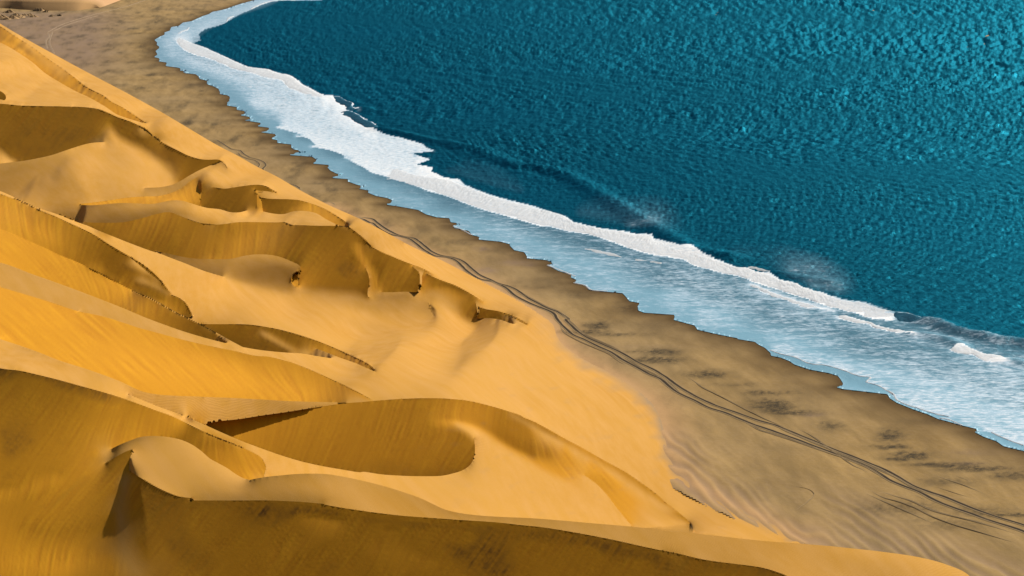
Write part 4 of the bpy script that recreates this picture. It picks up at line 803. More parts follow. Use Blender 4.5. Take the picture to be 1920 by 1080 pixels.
# the dune field goes on to the left and back under the viewpoint
q = []
edge_l = P[:, 0]; far = edge_l+np.array([-260, -60, 6.0]); V = np.concatenate([edge_l, far]); n = len(edge_l)
Fq = np.array([[i, i+1, n+i+1, n+i] for i in range(n-1)]); o = mesh_obj('outer_dunes', V, Fq[::4] if False else Fq, M_DUNE, attrs=dict(loose=np.zeros(2*n), streak=np.zeros(2*n), shorefade=np.zeros(2*n), deep_shade=np.zeros(2*n)))
tag(o, 'dune sand running on beyond the left edge of the view', 'structure')
edge_b = P[-1]; lim = nb[-1]; eb = edge_b[lim]; fb = eb.copy(); fb[:, 1] -= 150; fb[:, 2] += 25; V = np.concatenate([eb, fb]); n = len(eb)
o = mesh_obj('outer_dunes', V, np.array([[i, n+i, n+i+1, i+1] for i in range(n-1)]), M_DUNE, attrs=dict(loose=np.zeros(2*n), streak=np.zeros(2*n), shorefade=np.zeros(2*n), deep_shade=np.zeros(2*n)))
tag(o, 'dune sand rising from below the view towards the viewpoint', 'structure')
print('dunes', round(time.time()-T_START, 1))

# ------------------------------------------------------------------ beach
def lattice(u0, u1, v0, v1, st):
    u = np.arange(u0, u1+st, st); v = np.arange(v0, v1+st, st); return np.meshgrid(u, v)
def seg_dist(px, py, poly):
    """distance of points to a polyline, all in metres"""
    best = np.full(px.shape, 1e9)
    for k in range(len(poly)-1):
        a = poly[k]; d = poly[k+1]-a; L2 = (d**2).sum()+1e-12
        t = np.clip(((px-a[0])*d[0]+(py-a[1])*d[1])/L2, 0, 1); best = np.minimum(best, (px-a[0]-t*d[0])**2+(py-a[1]-t*d[1])**2)
    return np.sqrt(best)
FOOTP = smooth_line(FOOT); SHP = SHORE
RPOLY = [(1150, 800), (1230, 790), (1290, 800), (1400, 842), (1520, 885), (1640, 930), (1760, 985), (1920, 1050), (2300, 1190), (2300, 1400), (1100, 1400)]
def project(x, y, z=0.):
    dz = z-CAM_H; d = y*CP-dz*SP; return 960+FPX*x/d, 540-FPX*(y*SP+dz*CP)/d
def beach_height(x, y):
    """gentle lumps everywhere and wind ridges between the ruts and the dune foot"""
    c = x*.96+y*.27; c = c+(fbm(x/6, y/26, 21, 3)-.5)*5.5
    s = np.sin(c*2*np.pi/2.3); s = np.where(s > 0, s, s*.6)*.5+.4
    u, v = project(x, y); m = inside(RPOLY, u, v)*1.0; lim = np.interp(u, [p[0] for p in RPOLY[:9]], [p[1] for p in RPOLY[:9]]); m = m*np.clip((v-lim)/40, 0, 1)
    pt = np.clip(fbm(x/9, y/30, 5, 3)*2.6-.75, 0, 1)
    amp = (.04+.21*pt)*m
    lum = (fbm(x/7, y/11, 2, 4)-.5)*.22*np.clip((900-y)/500, .3, 1)
    return .08+lum*.5+s*amp, m*s, m*pt
BX, BY = lattice(-330, 2300, -60, 1300, 3)
poly_sea = [tuple(p) for p in SHP]+[(2600, -400), (900, -400)]
land = ~inside(poly_sea, BX, BY)
Gp = ground(BX, BY); x, y = Gp[..., 0], Gp[..., 1]
hz, rid, rmask = beach_height(x, y)
shw = ground(SHP[:, 0], SHP[:, 1])[:, :2]
dsh = np.full(x.shape, 99.0)
cand = (y < 1500) & land; xs, ys = x[cand], y[cand]
# only points that can be near the water: compare with the shoreline at the same depth
nearm = np.ones(len(xs), bool); shx = np.interp(ys, shw[np.argsort(shw[:, 1]), 1], shw[np.argsort(shw[:, 1]), 0])
nearm = (xs > shx-45)
dd = np.full(xs.shape, 99.0); dd[nearm] = seg_dist(xs[nearm], ys[nearm], shw); dsh[cand] = dd
wn = fbm(x/6, y/9, 33, 3)
wet = np.clip(1.15*np.exp(-dsh/(3.2+7*wn**1.5+np.clip((y-450)/500, 0, 1)*1.2+np.clip((420-y)/120, 0, 1)*1.5))-.03, 0, 1)
wet = np.where(land, wet, 1.0)
# the sheet dips under the water beyond the shoreline
dip = np.zeros_like(x)
sea_side = ~land
stain = np.zeros_like(x); purple = np.zeros_like(x)
wob = (fbm(BX/18, BY/4, 41, 4)-.5)*2; wob2 = (fbm(BX/7, BY/2.5, 43, 3)-.5)*2
for (u, v, ru, rv, s, c) in STAINS:
    r = ((BX+wob*10-u)/ru)**2+((BY+wob*2.5+wob2*1.5-v)/rv)**2; e = s*1.25*np.exp(-r*.8)*(0.8+.5*wob2)
    if c: purple = np.maximum(purple, e)
    else: stain = np.maximum(stain, e)
# streaky dark minerals all over the flat
stain = np.clip(stain*1.3+np.clip(fbm(x/5, y/16, 61, 5, .6)-.49, 0, 1)*2.6*np.clip((y-330)/300, .35, 1), 0, 1)
stain = np.clip(stain+.55*np.clip(fbm(x/10, y/14, 77, 4)-.55, 0, 1)*np.exp(-dsh/14)*2, 0, 1)
# purple grey pan far left and in the troughs of the ridges
pan = np.clip((260-BX-(BY-60)*.1)/90, 0, 1)*np.clip((170-BY)/60, 0, 1)*np.clip((BY-18)/10, 0, 1)
purple = np.clip(purple+pan*.85+np.clip(fbm(x/30, y/60, 71, 3)-.5, 0, 1)*.8*np.clip((BX+150-BY*1.6), 0, 200)/400*(BY < 500), 0, 1)
fw = ground(FOOTP[:, 0], FOOTP[:, 1])[:, :2]
near_foot = (BY > 380) & (BY < 1080) & (BX > 600) & (BX < 1700)
df = np.full(x.shape, 99.0); df[near_foot] = seg_dist(x[near_foot], y[near_foot], fw[::2])
blown = np.clip(np.exp(-df/(1.6+3*wn))*1.1-.05, 0, .9)
ridc = np.clip(rmask*(.75-rid)*1.3, 0, 1)
# lattice points under the dunes or out at sea can go
uf = (BX < np.interp(BY, FOOT[np.argsort(FOOT[:, 1]), 1], FOOT[np.argsort(FOOT[:, 1]), 0])-60)
keepv = ~(uf & (BY < 1010))
z = np.where(land, np.clip(hz*np.clip(dsh/6, .1, 1), -.1, np.maximum(.03, dsh*.08)), .02-.0*hz)
z = np.where(sea_side, -.12, z)
Vb = np.stack([x, y, z], -1); ny2, nx2 = x.shape; idx = np.arange(ny2*nx2).reshape(ny2, nx2)
quad = np.stack([idx[1:, :-1], idx[1:, 1:], idx[:-1, 1:], idx[:-1, :-1]], -1)
seam = np.zeros_like(land); 
okf = keepv[1:, :-1] & keepv[1:, 1:] & keepv[:-1, 1:] & keepv[:-1, :-1] & (land[1:, :-1] | land[1:, 1:] | land[:-1, 1:] | land[:-1, :-1])
q = quad[okf]; used, inv = np.unique(q, return_inverse=True)
o = mesh_obj('beach', Vb.reshape(-1, 3)[used], inv.reshape(-1, 4), beach_material(), attrs={a: v.reshape(-1)[used] for a, v in dict(wet=wet, stain=stain, purple=purple, blown=blown, ridge=ridc).items()})
tag(o, 'grey brown sand beach curving between the dunes and the surf', 'structure')
M_BEACH = o.data.materials[0]
# ground under everything, out of sight below the dunes and beyond the bay
def plane(name, x0, x1, y0, y1, z, mat, label):
    V = np.array([[x0, y0, z], [x1, y0, z], [x1, y1, z], [x0, y1, z]]); return tag(mesh_obj(name, V, np.array([[0, 1, 2, 3]]), mat, False), label, 'structure')
plane('ground', -6000, 6000, -3000, 9000, -1.2, M_BEACH, 'sandy ground below the dunes and the sea bed')
print('beach', round(time.time()-T_START, 1))

# ------------------------------------------------------------------ sea
su0, sv0, sst = 240, -60, 2
snx, sny = 1010, 520
foam = field(FOAM_C+[(SHP, '.45 .45 .35 .3 .2 .2 .2 .25 .3 .35 .4 .4 .3 .15 .35 .3', '.3')], FOAM_S, su0, sv0, snx, sny, sst, 5)
SX, SY = np.meshgrid(su0+sst*np.arange(snx), sv0+sst*np.arange(sny))
wat = inside(poly_sea, SX, SY)
Gs = ground(SX, SY); x, y = Gs[..., 0], Gs[..., 1]
dss = np.full(x.shape, 200.0); 
shs = shw[::2]; cl = wat & (foam > .02)
sub = (slice(None, None, 4), slice(None, None, 4))
ds_c = np.full(x[sub].shape, 0.); m_ = wat[sub]; ds_c[m_] = seg_dist(x[sub][m_], y[sub][m_], shs)
dss = np.repeat(np.repeat(ds_c, 4, 0), 4, 1)[:sny, :snx]; dss = relax(dss, np.ones((sny, snx-1)), np.ones((sny-1, snx)), 8)
shallow = np.clip(np.clip(1-(dss-5)/16, 0, 1)*.8+np.clip(foam*1.4-.15, 0, .7), 0, 1)
rng = np.random.default_rng(3); h = np.zeros_like(x)
amp_f = np.clip(dss/60, .06, 1)*(1-.6*np.clip(foam, 0, 1))
for k in range(64):
    lam_ = .8*(6.0/.8)**rng.random(); th = math.radians(262+rng.normal()*26); kx, ky = math.cos(th)*2*np.pi/lam_, math.sin(th)*2*np.pi/lam_
    ph = kx*x+ky*y+rng.random()*6.28; h += .014*lam_**.85*(np.sin(ph)+.25*np.cos(2*ph))
hs = np.zeros_like(x)
for k in range(26):
    lam_ = 2.4*(9.5/2.4)**rng.random(); th = math.radians(246+rng.normal()*24); kx, ky = math.cos(th)*2*np.pi/lam_, math.sin(th)*2*np.pi/lam_
    ph = kx*x+ky*y+rng.random()*6.28; hs += .0135*lam_**.85*(np.sin(ph)+.3*np.cos(2*ph))
h = h+hs*np.clip((dss-20)/260, 0, 1.3)*1.15
grp = .2+1.6*fbm(x/45, y/70, 91, 3)
h = h*amp_f*grp*1.2*np.clip((y-200)/450, .45, 1)
# swell lines that have not broken yet, running along the shore
sw = np.zeros_like(x)
for pts, hh, wid in (('i 480 150 620 185 860 215 1000 310 1200 370 1400 400 1600 430 1728 470 ; k 300 160 700 230', 1.0, 4.0), ('m 760 350 860 365 1000 430 1150 470 1300 500 1500 545 1728 570 ; X 2080 690', 1.25, 2.6), ('m 600 470 780 490 950 530 1080 590', .6, 2.0), ('m 1500 740 1620 745 1728 770', .6, 2.0), ('h 640 345 820 380', .7, 3), ('h 800 555 900 570 1050 605 1200 640 1350 680 1500 690 1700 740', 1.1, 3.0), ('k 1150 400 1300 420 1480 450 1700 480', .5, 2.5)):
    Pp = parse(pts); g0 = ground(Pp[:, 0], Pp[:, 1])[:, :2]
    bx0, bx1, by0, by1 = g0[:, 0].min()-20, g0[:, 0].max()+20, g0[:, 1].min()-25, g0[:, 1].max()+25
    mm = (x > bx0) & (x < bx1) & (y > by0) & (y < by1) & wat; d = seg_dist(x[mm], y[mm], g0); sw[mm] = np.maximum(sw[mm], hh*np.exp(-(d/wid)**2))
z = np.where(wat, .06+h*.9+sw, .0)
z = np.where(dss < 8, .03+np.clip(dss/8, 0, 1)*.05+h*.8+sw, z)
z = np.where(wat, z, -.02)
ring = wat.copy(); ring[1:] |= wat[:-1]; ring[:-1] |= wat[1:]; ring[:, 1:] |= wat[:, :-1]; ring[:, :-1] |= wat[:, 1:]
inner = wat.copy(); inner[1:] &= wat[:-1]; inner[:-1] &= wat[1:]; inner[:, 1:] &= wat[:, :-1]; inner[:, :-1] &= wat[:, 1:]
edge = ring & ~inner; edge[:, 0] = edge[:, -1] = False; edge[0] = edge[-1] = False
# shoreline points of the lattice move onto the surveyed waterline
Dp, _ = densify(SHP, .5); C_ = (Dp-np.array([su0, sv0]))/sst; SD = np.full(wat.shape, 1.6); QX, QY = SX.astype(float), SY.astype(float); got = np.zeros(wat.shape, bool)
for oj in (-1, 0, 1, 2):
    for oi in (-1, 0, 1, 2):
        i = np.floor(C_[:, 0]).astype(int)+oi; j = np.floor(C_[:, 1]).astype(int)+oj; d_ = np.hypot(C_[:, 0]-i, C_[:, 1]-j)
        a_ = np.nonzero((d_ < 1.6) & (i >= 0) & (i < snx) & (j >= 0) & (j < sny))[0]; a_ = a_[edge[j[a_], i[a_]]]; a_ = a_[np.argsort(-d_[a_], kind='stable')]; a_ = a_[d_[a_] < SD[j[a_], i[a_]]]
        SD[j[a_], i[a_]] = d_[a_]; QX[j[a_], i[a_]] = Dp[a_, 0]; QY[j[a_], i[a_]] = Dp[a_, 1]; got[j[a_], i[a_]] = True
Gq = ground(QX, QY); x = np.where(got, Gq[..., 0], x); y = np.where(got, Gq[..., 1], y); z = np.where(got, .055, z)
ring = wat | got
okf = ring[1:, :-1] & ring[1:, 1:] & ring[:-1, 1:] & ring[:-1, :-1]
idx = np.arange(sny*snx).reshape(sny, snx); quad = np.stack([idx[1:, :-1], idx[1:, 1:], idx[:-1, 1:], idx[:-1, :-1]], -1)[okf]
used, inv = np.unique(quad, return_inverse=True)
Vs = np.stack([x, y, z], -1).reshape(-1, 3)
M_SEA = water_material()
o = mesh_obj('sea', Vs[used], inv.reshape(-1, 4), M_SEA, attrs=dict(foam=foam.reshape(-1)[used], shallow=shallow.reshape(-1)[used]))
tag(o, 'deep teal sea with choppy wind waves, pale foam sheets sliding over the shallows', 'structure')
def flat_sea(pts, label):
    V = np.array([(a, b, -.08) for a, b in pts]); o = mesh_obj('outer_sea', V, np.array([[0, 1, 2, 3]]), M_SEA, False, attrs=dict(foam=np.zeros(4)+.02, shallow=np.zeros(4))); tag(o, label, 'structure')
gr = ground(np.array([2258, 2258, 900]), np.array([978, -60, -60]))
flat_sea([(gr[0, 0], gr[0, 1]), (6000, gr[0, 1]), (6000, gr[1, 1]), (gr[1, 0], gr[1, 1])], 'open sea beyond the right edge of the view')
flat_sea([(gr[2, 0], gr[2, 1]), (6000, gr[1, 1]), (6000, 9000), (gr[2, 0]+900, 9000)], 'open sea beyond the top edge of the view')
print('sea', round(time.time()-T_START, 1))

# ------------------------------------------------------------------ breaking waves: lumpy ridges of white water with real height
M_FOAM = foam_material()
def breaker(top, bot, height, label, green=(), seed=0, nw=13, step=.35):
    A = parse(top); B = parse(bot); ga = ground(smooth_line(A)[:, 0], smooth_line(A)[:, 1]); gb = ground(smooth_line(B)[:, 0], smooth_line(B)[:, 1])
    La = np.hypot(*np.diff(ga[:, :2], axis=0).T).sum(); n = int(min(1400, La/step))
    def res(g):
        s = np.r_[0, np.cumsum(np.hypot(*np.diff(g[:, :2], axis=0).T))]; t = np.linspace(0, s[-1], n); return np.stack([np.interp(t, s, g[:, 0]), np.interp(t, s, g[:, 1])], 1)
    a, b = res(ga), res(gb); w = np.linspace(0, 1, nw)
    XY = a[:, None]*(1-w)[None, :, None]+b[:, None]*w[None, :, None]
    X, Y = XY[..., 0], XY[..., 1]; s = np.linspace(0, 1, n)[:, None]
    prof = np.interp(w, [0, .12, .3, .55, .8, 1], [0, .75, 1, .75, .4, 0])[None, :]
    lum = .25+1.1*fbm(X/.9, Y/1.3, 100+seed, 4, .7) if not green else .75+.3*fbm(X/3, Y/4, 100+seed, 2); env = np.clip(np.sin(np.pi*np.clip(s, 0, 1))*3, 0, 1)**.5*(.6+.7*fbm(s*La/14+0*X, 0*X, 7+seed, 2))
    if green: env = np.sin(np.pi*s)**.7+0*X
    Z = height*.6*prof*lum*env; rag = (fbm(X/2, Y/3, 55+seed, 3)-.5)*3.0*np.abs(w-.5)[None, :]*2
    Z = Z-.12*(prof == 0)+.02; d = (b-a); d = d/np.maximum(np.hypot(*d.T), .01)[:, None]
    X = X+rag*d[:, None, 0]; Y = Y+rag*d[:, None, 1]
    gr_ = np.zeros_like(X)
    for s0, s1, w0, w1 in green: gr_ = np.maximum(gr_, ((s > s0) & (s < s1) & (w[None, :] >= w0) & (w[None, :] <= w1))*np.clip(1.6*fbm(X/1.5, Y/3, 9, 3)-.1, 0, 1))
    idx = np.arange(n*nw).reshape(n, nw); Fq = np.stack([idx[:-1, :-1], idx[:-1, 1:], idx[1:, 1:], idx[1:, :-1]], -1).reshape(-1, 4)
    if green:
        lip = np.where(w[None, :] < .22, .9, .05)*np.clip(2.4*fbm(X/2.0, Y/4, 9, 3)-.5, .1, 1); lip = lip*np.clip(env, .1, 1)
        o = mesh_obj('breaking_wave', np.stack([X, Y, Z], -1).reshape(-1, 3), Fq, M_SEA, attrs=dict(foam=lip.reshape(-1), shallow=(gr_*0+.12).reshape(-1)))
    else: o = mesh_obj('breaking_wave', np.stack([X, Y, Z], -1).reshape(-1, 3), Fq, M_FOAM, attrs=dict(green=gr_.reshape(-1)*0))
    tag(o, label, 'structure'); return o
breaker('a 1500 5 1250 15 1150 45 1080 75 1030 100', 'a 1500 0 1250 5 1130 35 1070 62 1015 92', .9, 'small white breaker at the far end of the bay', seed=1, nw=7)
breaker('a 860 170 820 185 790 220', 'a 850 160 790 180 775 225', 1.0, 'tiny tuft of white water in the far curve of the bay', seed=2, nw=7)
breaker('a 410 280 400 300 330 330 300 345', 'a 395 275 380 295 310 322 290 342', .9, 'small patch of white water nearest the far shore', seed=3, nw=7)
breaker('a 300 380 450 440 560 480 650 520 800 590 880 625 1000 680 1150 700 1220 705 1300 740 1440 770 1500 810 1560 860 1640 900 ; h 180 175 250 205', 'a 270 420 330 490 450 550 620 600 740 650 850 695 1000 730 1200 790 1340 820 1400 880 1500 920 1600 960 ; h 200 225 245 236', 1.5, 'long white breaker rolling in along the far bend of the beach', seed=4)
breaker('h 350 215 430 230 480 270 560 300 540 325 620 350', 'h 350 250 390 290 420 300 480 330 480 355 600 365', 1.5, 'short curling breaker with dark notches beyond the foam sheet', [(.45, .6, .2, 1), (.8, 1, 0, .6)], 5)
breaker('h 480 355 540 375 620 415 700 465 780 500 810 540', 'h 400 395 500 430 560 480 640 520 730 560 780 565', 1.3, 'crumbling white breaker on the outer edge of the wide foam sheet', [(.15, .55, .05, .35)], 6)
breaker('h 810 538 870 548 930 565 1050 585 1200 622 1300 655 1400 678', 'h 780 568 870 590 940 600 1060 625 1190 655 1290 690 1390 705', 1.2, 'thin green wave crest just about to break past the foam sheet', [(.02, .95, .3, 1)], 7, 9)
breaker('i 0 400 200 470 400 500 560 530 700 580 800 620 900 655 1050 705 1200 745 1400 795 1550 845 ; j 100 180 200 200 340 260 400 305 550 345 700 375 900 400 1050 430 1200 440 1220 485 1350 525 1500 575 1600 575 ; k 400 205 510 245 600 275 750 330 850 335 950 375 1100 405 1200 460 1350 495 1450 545 1600 585 ; l 400 165 550 190 700 215 800 255 950 292', 'i -100 520 0 540 200 590 400 650 600 720 750 780 900 830 1080 880 1300 945 1500 1000 ; j 180 355 350 400 600 440 800 510 1000 580 1080 605 1200 635 1400 665 1550 700 1620 745 ; k 450 345 550 375 700 405 820 432 900 470 1050 520 1200 565 1330 610 1500 660 1600 700 ; l 450 285 560 310 700 360 800 375 950 380', 1.0, 'longest white breaker, running unbroken through the middle of the surf', seed=8, nw=17, step=.22)
breaker('l 950 290 1100 320 1250 370 1380 400', 'l 950 380 1050 400 1200 440 1340 455', 1.5, 'hollow green wave with a white lip at the right end of the long breaker', [(.08, .95, .25, .95)], 9, 11)
breaker('l 390 338 450 340 600 375 700 405 760 430 900 465 1050 495 1160 522', 'l 390 365 500 395 620 420 700 425 740 455 850 480 1000 515 1080 520 1160 542', .6, 'thin inner line of white water shoreward of the long breaker', seed=10, nw=9)
breaker('m 980 628 1070 585 1200 620 1300 660 1500 700 1550 730 1640 740 1728 765 ; X 1990 700', 'm 980 634 1080 668 1200 678 1300 732 1450 767 1550 762 1640 785 1728 800 ; X 1990 712', .75, 'inner breaker closest to the right edge of the picture', seed=11, nw=11)
breaker('m 1040 428 1150 452 1300 480 1480 512 1728 538 ; X 1990 658', 'm 1040 492 1200 532 1350 562 1500 592 1728 612 ; X 1990 676', 1.4, 'dark green swell about to break, running off the right edge of the picture', [(0, 1, .3, 1)], 18, 11)
breaker('k 870 328 950 335 1050 362 1150 378', 'k 860 345 950 355 1040 378 1140 385', .5, 'small whitecap behind the middle of the long breaker', seed=12, nw=7)
breaker('k 900 500 980 520 1100 580 1250 630 1350 665 1500 700 1620 745', 'k 900 525 1000 572 1100 617 1250 662 1350 702 1500 752 1620 775', .4, 'lower fringe of white water under the long breaker', seed=13, nw=9)
breaker('m 1000 390 1080 400 1090 408', 'm 1000 405 1060 415 1090 415', .6, 'small whitecap on the green swell at the right', seed=14, nw=7)
breaker('m 1375 505 1440 500 1510 530', 'm 1360 545 1420 560 1500 550', .8, 'tuft of white water breaking on the green swell at the right edge', seed=15, nw=7)
breaker('j 520 570 600 580 720 600 850 640 900 660', 'j 510 585 600 605 720 640 850 662 900 672', .3, 'low cream ripple of foam crossing the shallows at mid surf', seed=16, nw=7)
breaker('j 1030 680 1150 690 1300 710', 'j 1030 695 1150 710 1300 730', .25, 'fainter cream ripple of foam right of the low one', seed=17, nw=7)
# thin bright hem of foam where the last wash stops
def hem(pts, label, wdt=.22):
    Pp = smooth_line(parse(pts)); g_ = ground(Pp[:, 0], Pp[:, 1])[:, :2]; s = np.r_[0, np.cumsum(np.hypot(*np.diff(g_, axis=0).T))]; t = np.arange(0, s[-1], .15)
    c = np.stack([np.interp(t, s, g_[:, 0]), np.interp(t, s, g_[:, 1])], 1); d = np.gradient(c, axis=0); d /= np.hypot(*d.T)[:, None]; nn = np.stack([-d[:, 1], d[:, 0]], 1)
    wv = wdt*(.4+1.3*fbm(t/1.3, t*0, 3, 3))[:, None]; rows = [c+nn*wv*k for k in (-1, -.4, .4, 1)]; zz = (.03, .17, .17, .03)
    V = np.concatenate([np.c_[r, np.full(len(r), z_)] for r, z_ in zip(rows, zz)]); n = len(c)
    Fq = np.concatenate([np.array([[i+k*n, i+1+k*n, i+1+(k+1)*n, i+(k+1)*n] for i in range(n-1)]) for k in range(3)])
    tag(mesh_obj('foam_hem', V, Fq, M_FOAM, attrs=dict(green=np.zeros(len(V)))), label, 'stuff')
hem('f 455 200 570 242 ; f 700 270 820 325 900 345 1000 352 1180 400 1360 465 1470 480 1430 520 1550 560 1620 600 1700 650 ; g 350 180 410 215 440 270 540 320 650 355 740 385 860 420 970 443', 'thin white foam line where the last wash stopped above the wet sand')
hem('g 870 458 960 470 1100 530', 'short foam line on the wet brown sand near the right edge')
hem('g 1400 600 1480 640 1600 690 1728 735', 'foam line beyond the narrow wet tongue at the right edge')
hem('d 160 132 250 168 350 222', 'foam line on the scalloped shore at mid beach')
hem('d 1115 527 1200 560 1300 600 1400 640', 'foam line on the outer bulge of the scalloped shore', .3)
hem('d 1380 706 1500 735 1560 778 1728 790', 'foam line at the concave step of the shore', .25)

# ------------------------------------------------------------------ tyre ruts: a pressed floor between two raised berms
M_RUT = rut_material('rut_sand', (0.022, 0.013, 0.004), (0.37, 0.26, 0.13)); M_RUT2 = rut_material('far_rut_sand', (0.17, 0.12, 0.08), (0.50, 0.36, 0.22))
def track(pts, wdt, label):
    Pp = smooth_line(parse(pts)); g_ = ground(Pp[:, 0], Pp[:, 1])[:, :2]; s = np.r_[0, np.cumsum(np.hypot(*np.diff(g_, axis=0).T))]; farr = g_[:, 1].min() > 800
    t = np.arange(0, s[-1], .3 if not farr else 1.0); c = np.stack([np.interp(t, s, g_[:, 0]), np.interp(t, s, g_[:, 1])], 1)
    d = np.gradient(c, axis=0); d /= np.maximum(np.hypot(*d.T), 1e-6)[:, None]; nn = np.stack([-d[:, 1], d[:, 0]], 1)
    wv = wdt*1.2*(1+.5*(fbm(t/3, t*0, len(pts), 3)-.5))[:, None]; tp = np.clip(np.minimum(t, t[-1]-t)/8, .15, 1)[:, None]; wv = wv*tp; c = c+nn*(fbm(t/5, t*0+3, len(pts)+5, 2)-.5)[:, None]*.25
    prof = [(-2.4, -.02, 0), (-1.75, .06, 0), (-1.3, .03, .9), (0, .012, 1), (1.3, .03, .9), (1.75, .06, 0), (2.4, -.02, 0)]
    V = []; fl = []
    for k, hgt, f_ in prof:
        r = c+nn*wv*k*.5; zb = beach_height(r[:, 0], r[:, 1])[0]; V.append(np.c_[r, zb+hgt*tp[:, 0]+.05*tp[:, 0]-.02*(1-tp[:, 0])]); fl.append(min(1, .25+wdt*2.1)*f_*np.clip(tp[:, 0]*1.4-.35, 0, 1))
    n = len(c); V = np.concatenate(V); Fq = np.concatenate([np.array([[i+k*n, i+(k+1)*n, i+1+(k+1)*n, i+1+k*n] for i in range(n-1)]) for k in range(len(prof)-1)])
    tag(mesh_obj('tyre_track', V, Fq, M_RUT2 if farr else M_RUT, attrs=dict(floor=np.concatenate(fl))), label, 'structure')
for pts, w_, lb in TRACKS: track(pts, w_, lb)
print('tracks', round(time.time()-T_START, 1))

# ------------------------------------------------------------------ far corner: a distant dune and small shrub mounds on the flat
def far_dune():
    cr = parse('X -260 0 -120 -3 ; A0 0 -6 400 2 750 10 900 25 980 52 1012 82'); ba = parse('X -260 24 -120 20 ; A0 0 84 250 100 450 108 800 105 935 84 1012 84')
    n = 160; tc = np.linspace(0, 1, n)
    def res(p): s = np.r_[0, np.cumsum(np.hypot(*np.diff(p, axis=0).T))]/np.hypot(*np.diff(p, axis=0).T).sum(); return np.stack([np.interp(tc, s, p[:, 0]), np.interp(tc, s, p[:, 1])], 1)
    b2, c2 = res(smooth_line(ba)), res(smooth_line(cr)); B = ground(b2[:, 0], b2[:, 1]); rows = [B+np.array([0, 0, -.3])]
    r = ray(c2[:, 0], c2[:, 1])
    # crest stands behind the foot so that the face lies at the angle of loose sand
    yb = B[:, 1]
    t = np.zeros(n)
    for i in range(n):
        # march along the ray of the crest point until the face is 31 degrees steep
        ts = np.linspace(yb[i], yb[i]+60, 240)/r[i, 1]; z = CAM_H+ts*r[i, 2]; dy = ts*r[i, 1]-yb[i]; ang = z-dy*math.tan(math.radians(31)); k = np.argmax(ang < 0); t[i] = ts[k]
    C = np.stack([r[:, 0]*t, r[:, 1]*t, CAM_H+r[:, 2]*t], 1); C[:, 2] = np.maximum(C[:, 2], .05)
    for k in (.25, .5, .75): rows.append(B*(1-k)+C*k)
    rows.append(C)
    for k, dz in ((20, .8), (60, 1.5), (160, 2.5), (420, 4)): q = C.copy(); q[:, 1] += k; q[:, 2] = C[:, 2]+dz*np.clip(C[:, 2]/3, 0, 1); rows.append(q)
    V = np.concatenate(rows); V[:, 2] += .1; m = len(rows)
    Fq = np.concatenate([np.array([[i+k*n, i+1+k*n, i+1+(k+1)*n, i+(k+1)*n] for i in range(n-1)]) for k in range(m-1)])
    z0 = np.zeros(len(V)); lo = z0.copy(); lo[:5*n] = .35
    m_ = NT('far_sand'); a = m_.noise(m_.coords((.3, .3, 1)), .3, 4, .6); l_ = m_.attr('loose')
    col = m_.mix(l_, m_.mix(m_.ramp(a, .3, .7), (0.62, 0.36, 0.17), (0.66, 0.40, 0.2)), (0.50, 0.30, 0.12)); mat = m_.done(m_.princ(col, .95, None, .1).outputs[0])
    tag(mesh_obj('sand_dune', V, Fq, mat, attrs=dict(loose=lo*2.5)), 'distant low dune in the top left corner behind the purple grey flat', 'structure')
far_dune()
def mound_mat():
    m = NT('mound_sand'); n = m.noise(m.coords(), 1.2, 4, .6); return m.done(m.princ(m.mix(m.ramp(n, .35, .65), (0.44, 0.28, 0.13), (0.56, 0.36, 0.18)), .95, m.bump(n, .6, .2), .1).outputs[0])
def shrub_mat():
    m = NT('dry_shrub'); n = m.noise(m.coords(), 3, 3, .6); return m.done(m.princ(m.mix(m.ramp(n, .3, .7), (0.055, 0.045, 0.02), (0.15, 0.11, 0.05)), .9, None, .1).outputs[0])
M_MOUND, M_SHRUB = mound_mat(), shrub_mat()
MOUNDS = [(2, 36, 5.0, 2.6, .9, 'large dark shrub mound cut by the left edge of the picture'), (17, 24, 3.4, 1.9, .6, 'round mound with a dark cap, second from the left edge'), (12, 37, 2.6, 1.1, .5, 'low mound in front of the round mound at the left'),
 (24, 35, 4.2, 1.8, .8, 'broad shrub mound with a dark foot left of the cluster centre'), (30, 30, 3.2, 1.6, .7, 'mound at the centre of the cluster on the far flat'), (38, 33, 3.8, 1.6, .4, 'pale mound trailing right from the cluster centre'),
 (45, 30, 2.2, 1.0, .5, 'small mound between the cluster and the twin mounds'), (55, 29, 2.8, 1.2, .2, 'pale low mound below the twin mounds'), (63, 32, 3.0, 1.1, .3, 'flat wide mound in front of the twin mounds'),
 (70, 21, 3.2, 2.0, .5, 'left of the twin mounds at the foot of the distant dune'), (77, 21, 3.0, 1.9, .5, 'right of the twin mounds at the foot of the distant dune'), (87, 23, 2.0, 1.2, .8, 'small dark mound just right of the twin mounds'),
 (97, 31, 1.6, .8, .6, 'tiny mound left of the last one on the open flat'), (112, 30, 1.5, .8, .6, 'rightmost tiny mound alone on the open flat'), (21, 16, 2.0, 1.1, .2, 'small pale mound touching the foot of the distant dune, left'), (39, 16.5, 2.0, 1.1, .2, 'small pale mound touching the foot of the distant dune, right'), (-14, 30, 5, 2.2, .8, 'mound just outside the left edge')]
rs = np.random.default_rng(8)
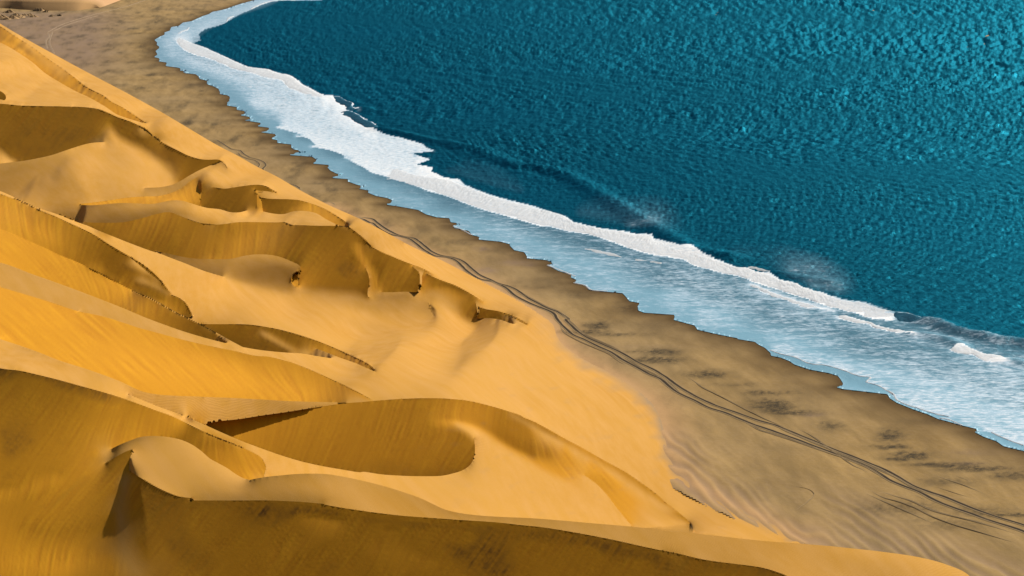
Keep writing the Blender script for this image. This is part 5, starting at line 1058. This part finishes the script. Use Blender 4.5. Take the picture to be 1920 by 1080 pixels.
for k, (u, v, rad, hgt, sh, lb) in enumerate(MOUNDS[:-1]):
    g_ = ground(u, v); e = bpy.data.objects.new('shrub_mound', None); sc.collection.objects.link(e); e.location = (g_[0], g_[1], 0); tag(e, lb, None, 'mound', 'shrub mounds on the far flat')
    na, nr = 20, 7; A = np.linspace(0, 2*np.pi, na, endpoint=False); V = [(0, 0, hgt)]; 
    for r in range(1, nr+1):
        f = r/nr
        for a in A:
            rr = rad*f*(1+.25*math.sin(2*a+k)+.12*math.sin(5*a+2*k)); V.append((rr*math.cos(a)*1.25, rr*math.sin(a), hgt*(math.cos(f*math.pi)*.5+.5)*(1+.2*math.sin(3*a+k))-.1*f+.05))
    Fm = [(0, 1+i, 1+(i+1) % na) for i in range(na)]
    me = bpy.data.meshes.new('mound'); fq = Fm+[(1+r*na+i, 1+(r+1)*na+i, 1+(r+1)*na+(i+1) % na, 1+r*na+(i+1) % na) for r in range(nr-1) for i in range(na)]
    me.from_pydata(V, [], fq); me.materials.append(M_MOUND); me.polygons.foreach_set('use_smooth', [True]*len(me.polygons)); o = bpy.data.objects.new('sand_heap', me); sc.collection.objects.link(o); o.parent = e
    # a scrub of twig blades spread over the cap and the lee side
    V = []; Fm = []
    for q in range(int(150*sh)):
        a = rs.random()*6.28; r = rad*.85*math.sqrt(rs.random()); px, py = r*math.cos(a)*1.2-.25*rad, r*math.sin(a)-.35*rad; f = min(1, math.hypot(px/1.25, py)/rad); pz = hgt*(math.cos(f*math.pi)*.5+.5)
        L = .35+.5*rs.random(); dx, dy = rs.normal()*.35, rs.normal()*.35; wx, wy = rs.normal()*.12, rs.normal()*.12; b = len(V)
        V += [(px-wx, py-wy, pz), (px+wx, py+wy, pz), (px+dx, py+dy, pz+L)]; Fm.append((b, b+1, b+2))
    me = bpy.data.meshes.new('scrub'); me.from_pydata(V, [], Fm); me.materials.append(M_SHRUB); o = bpy.data.objects.new('scrub', me); o['kind'] = 'stuff'; sc.collection.objects.link(o); o.parent = e
print('all built', round(time.time()-T_START, 1))
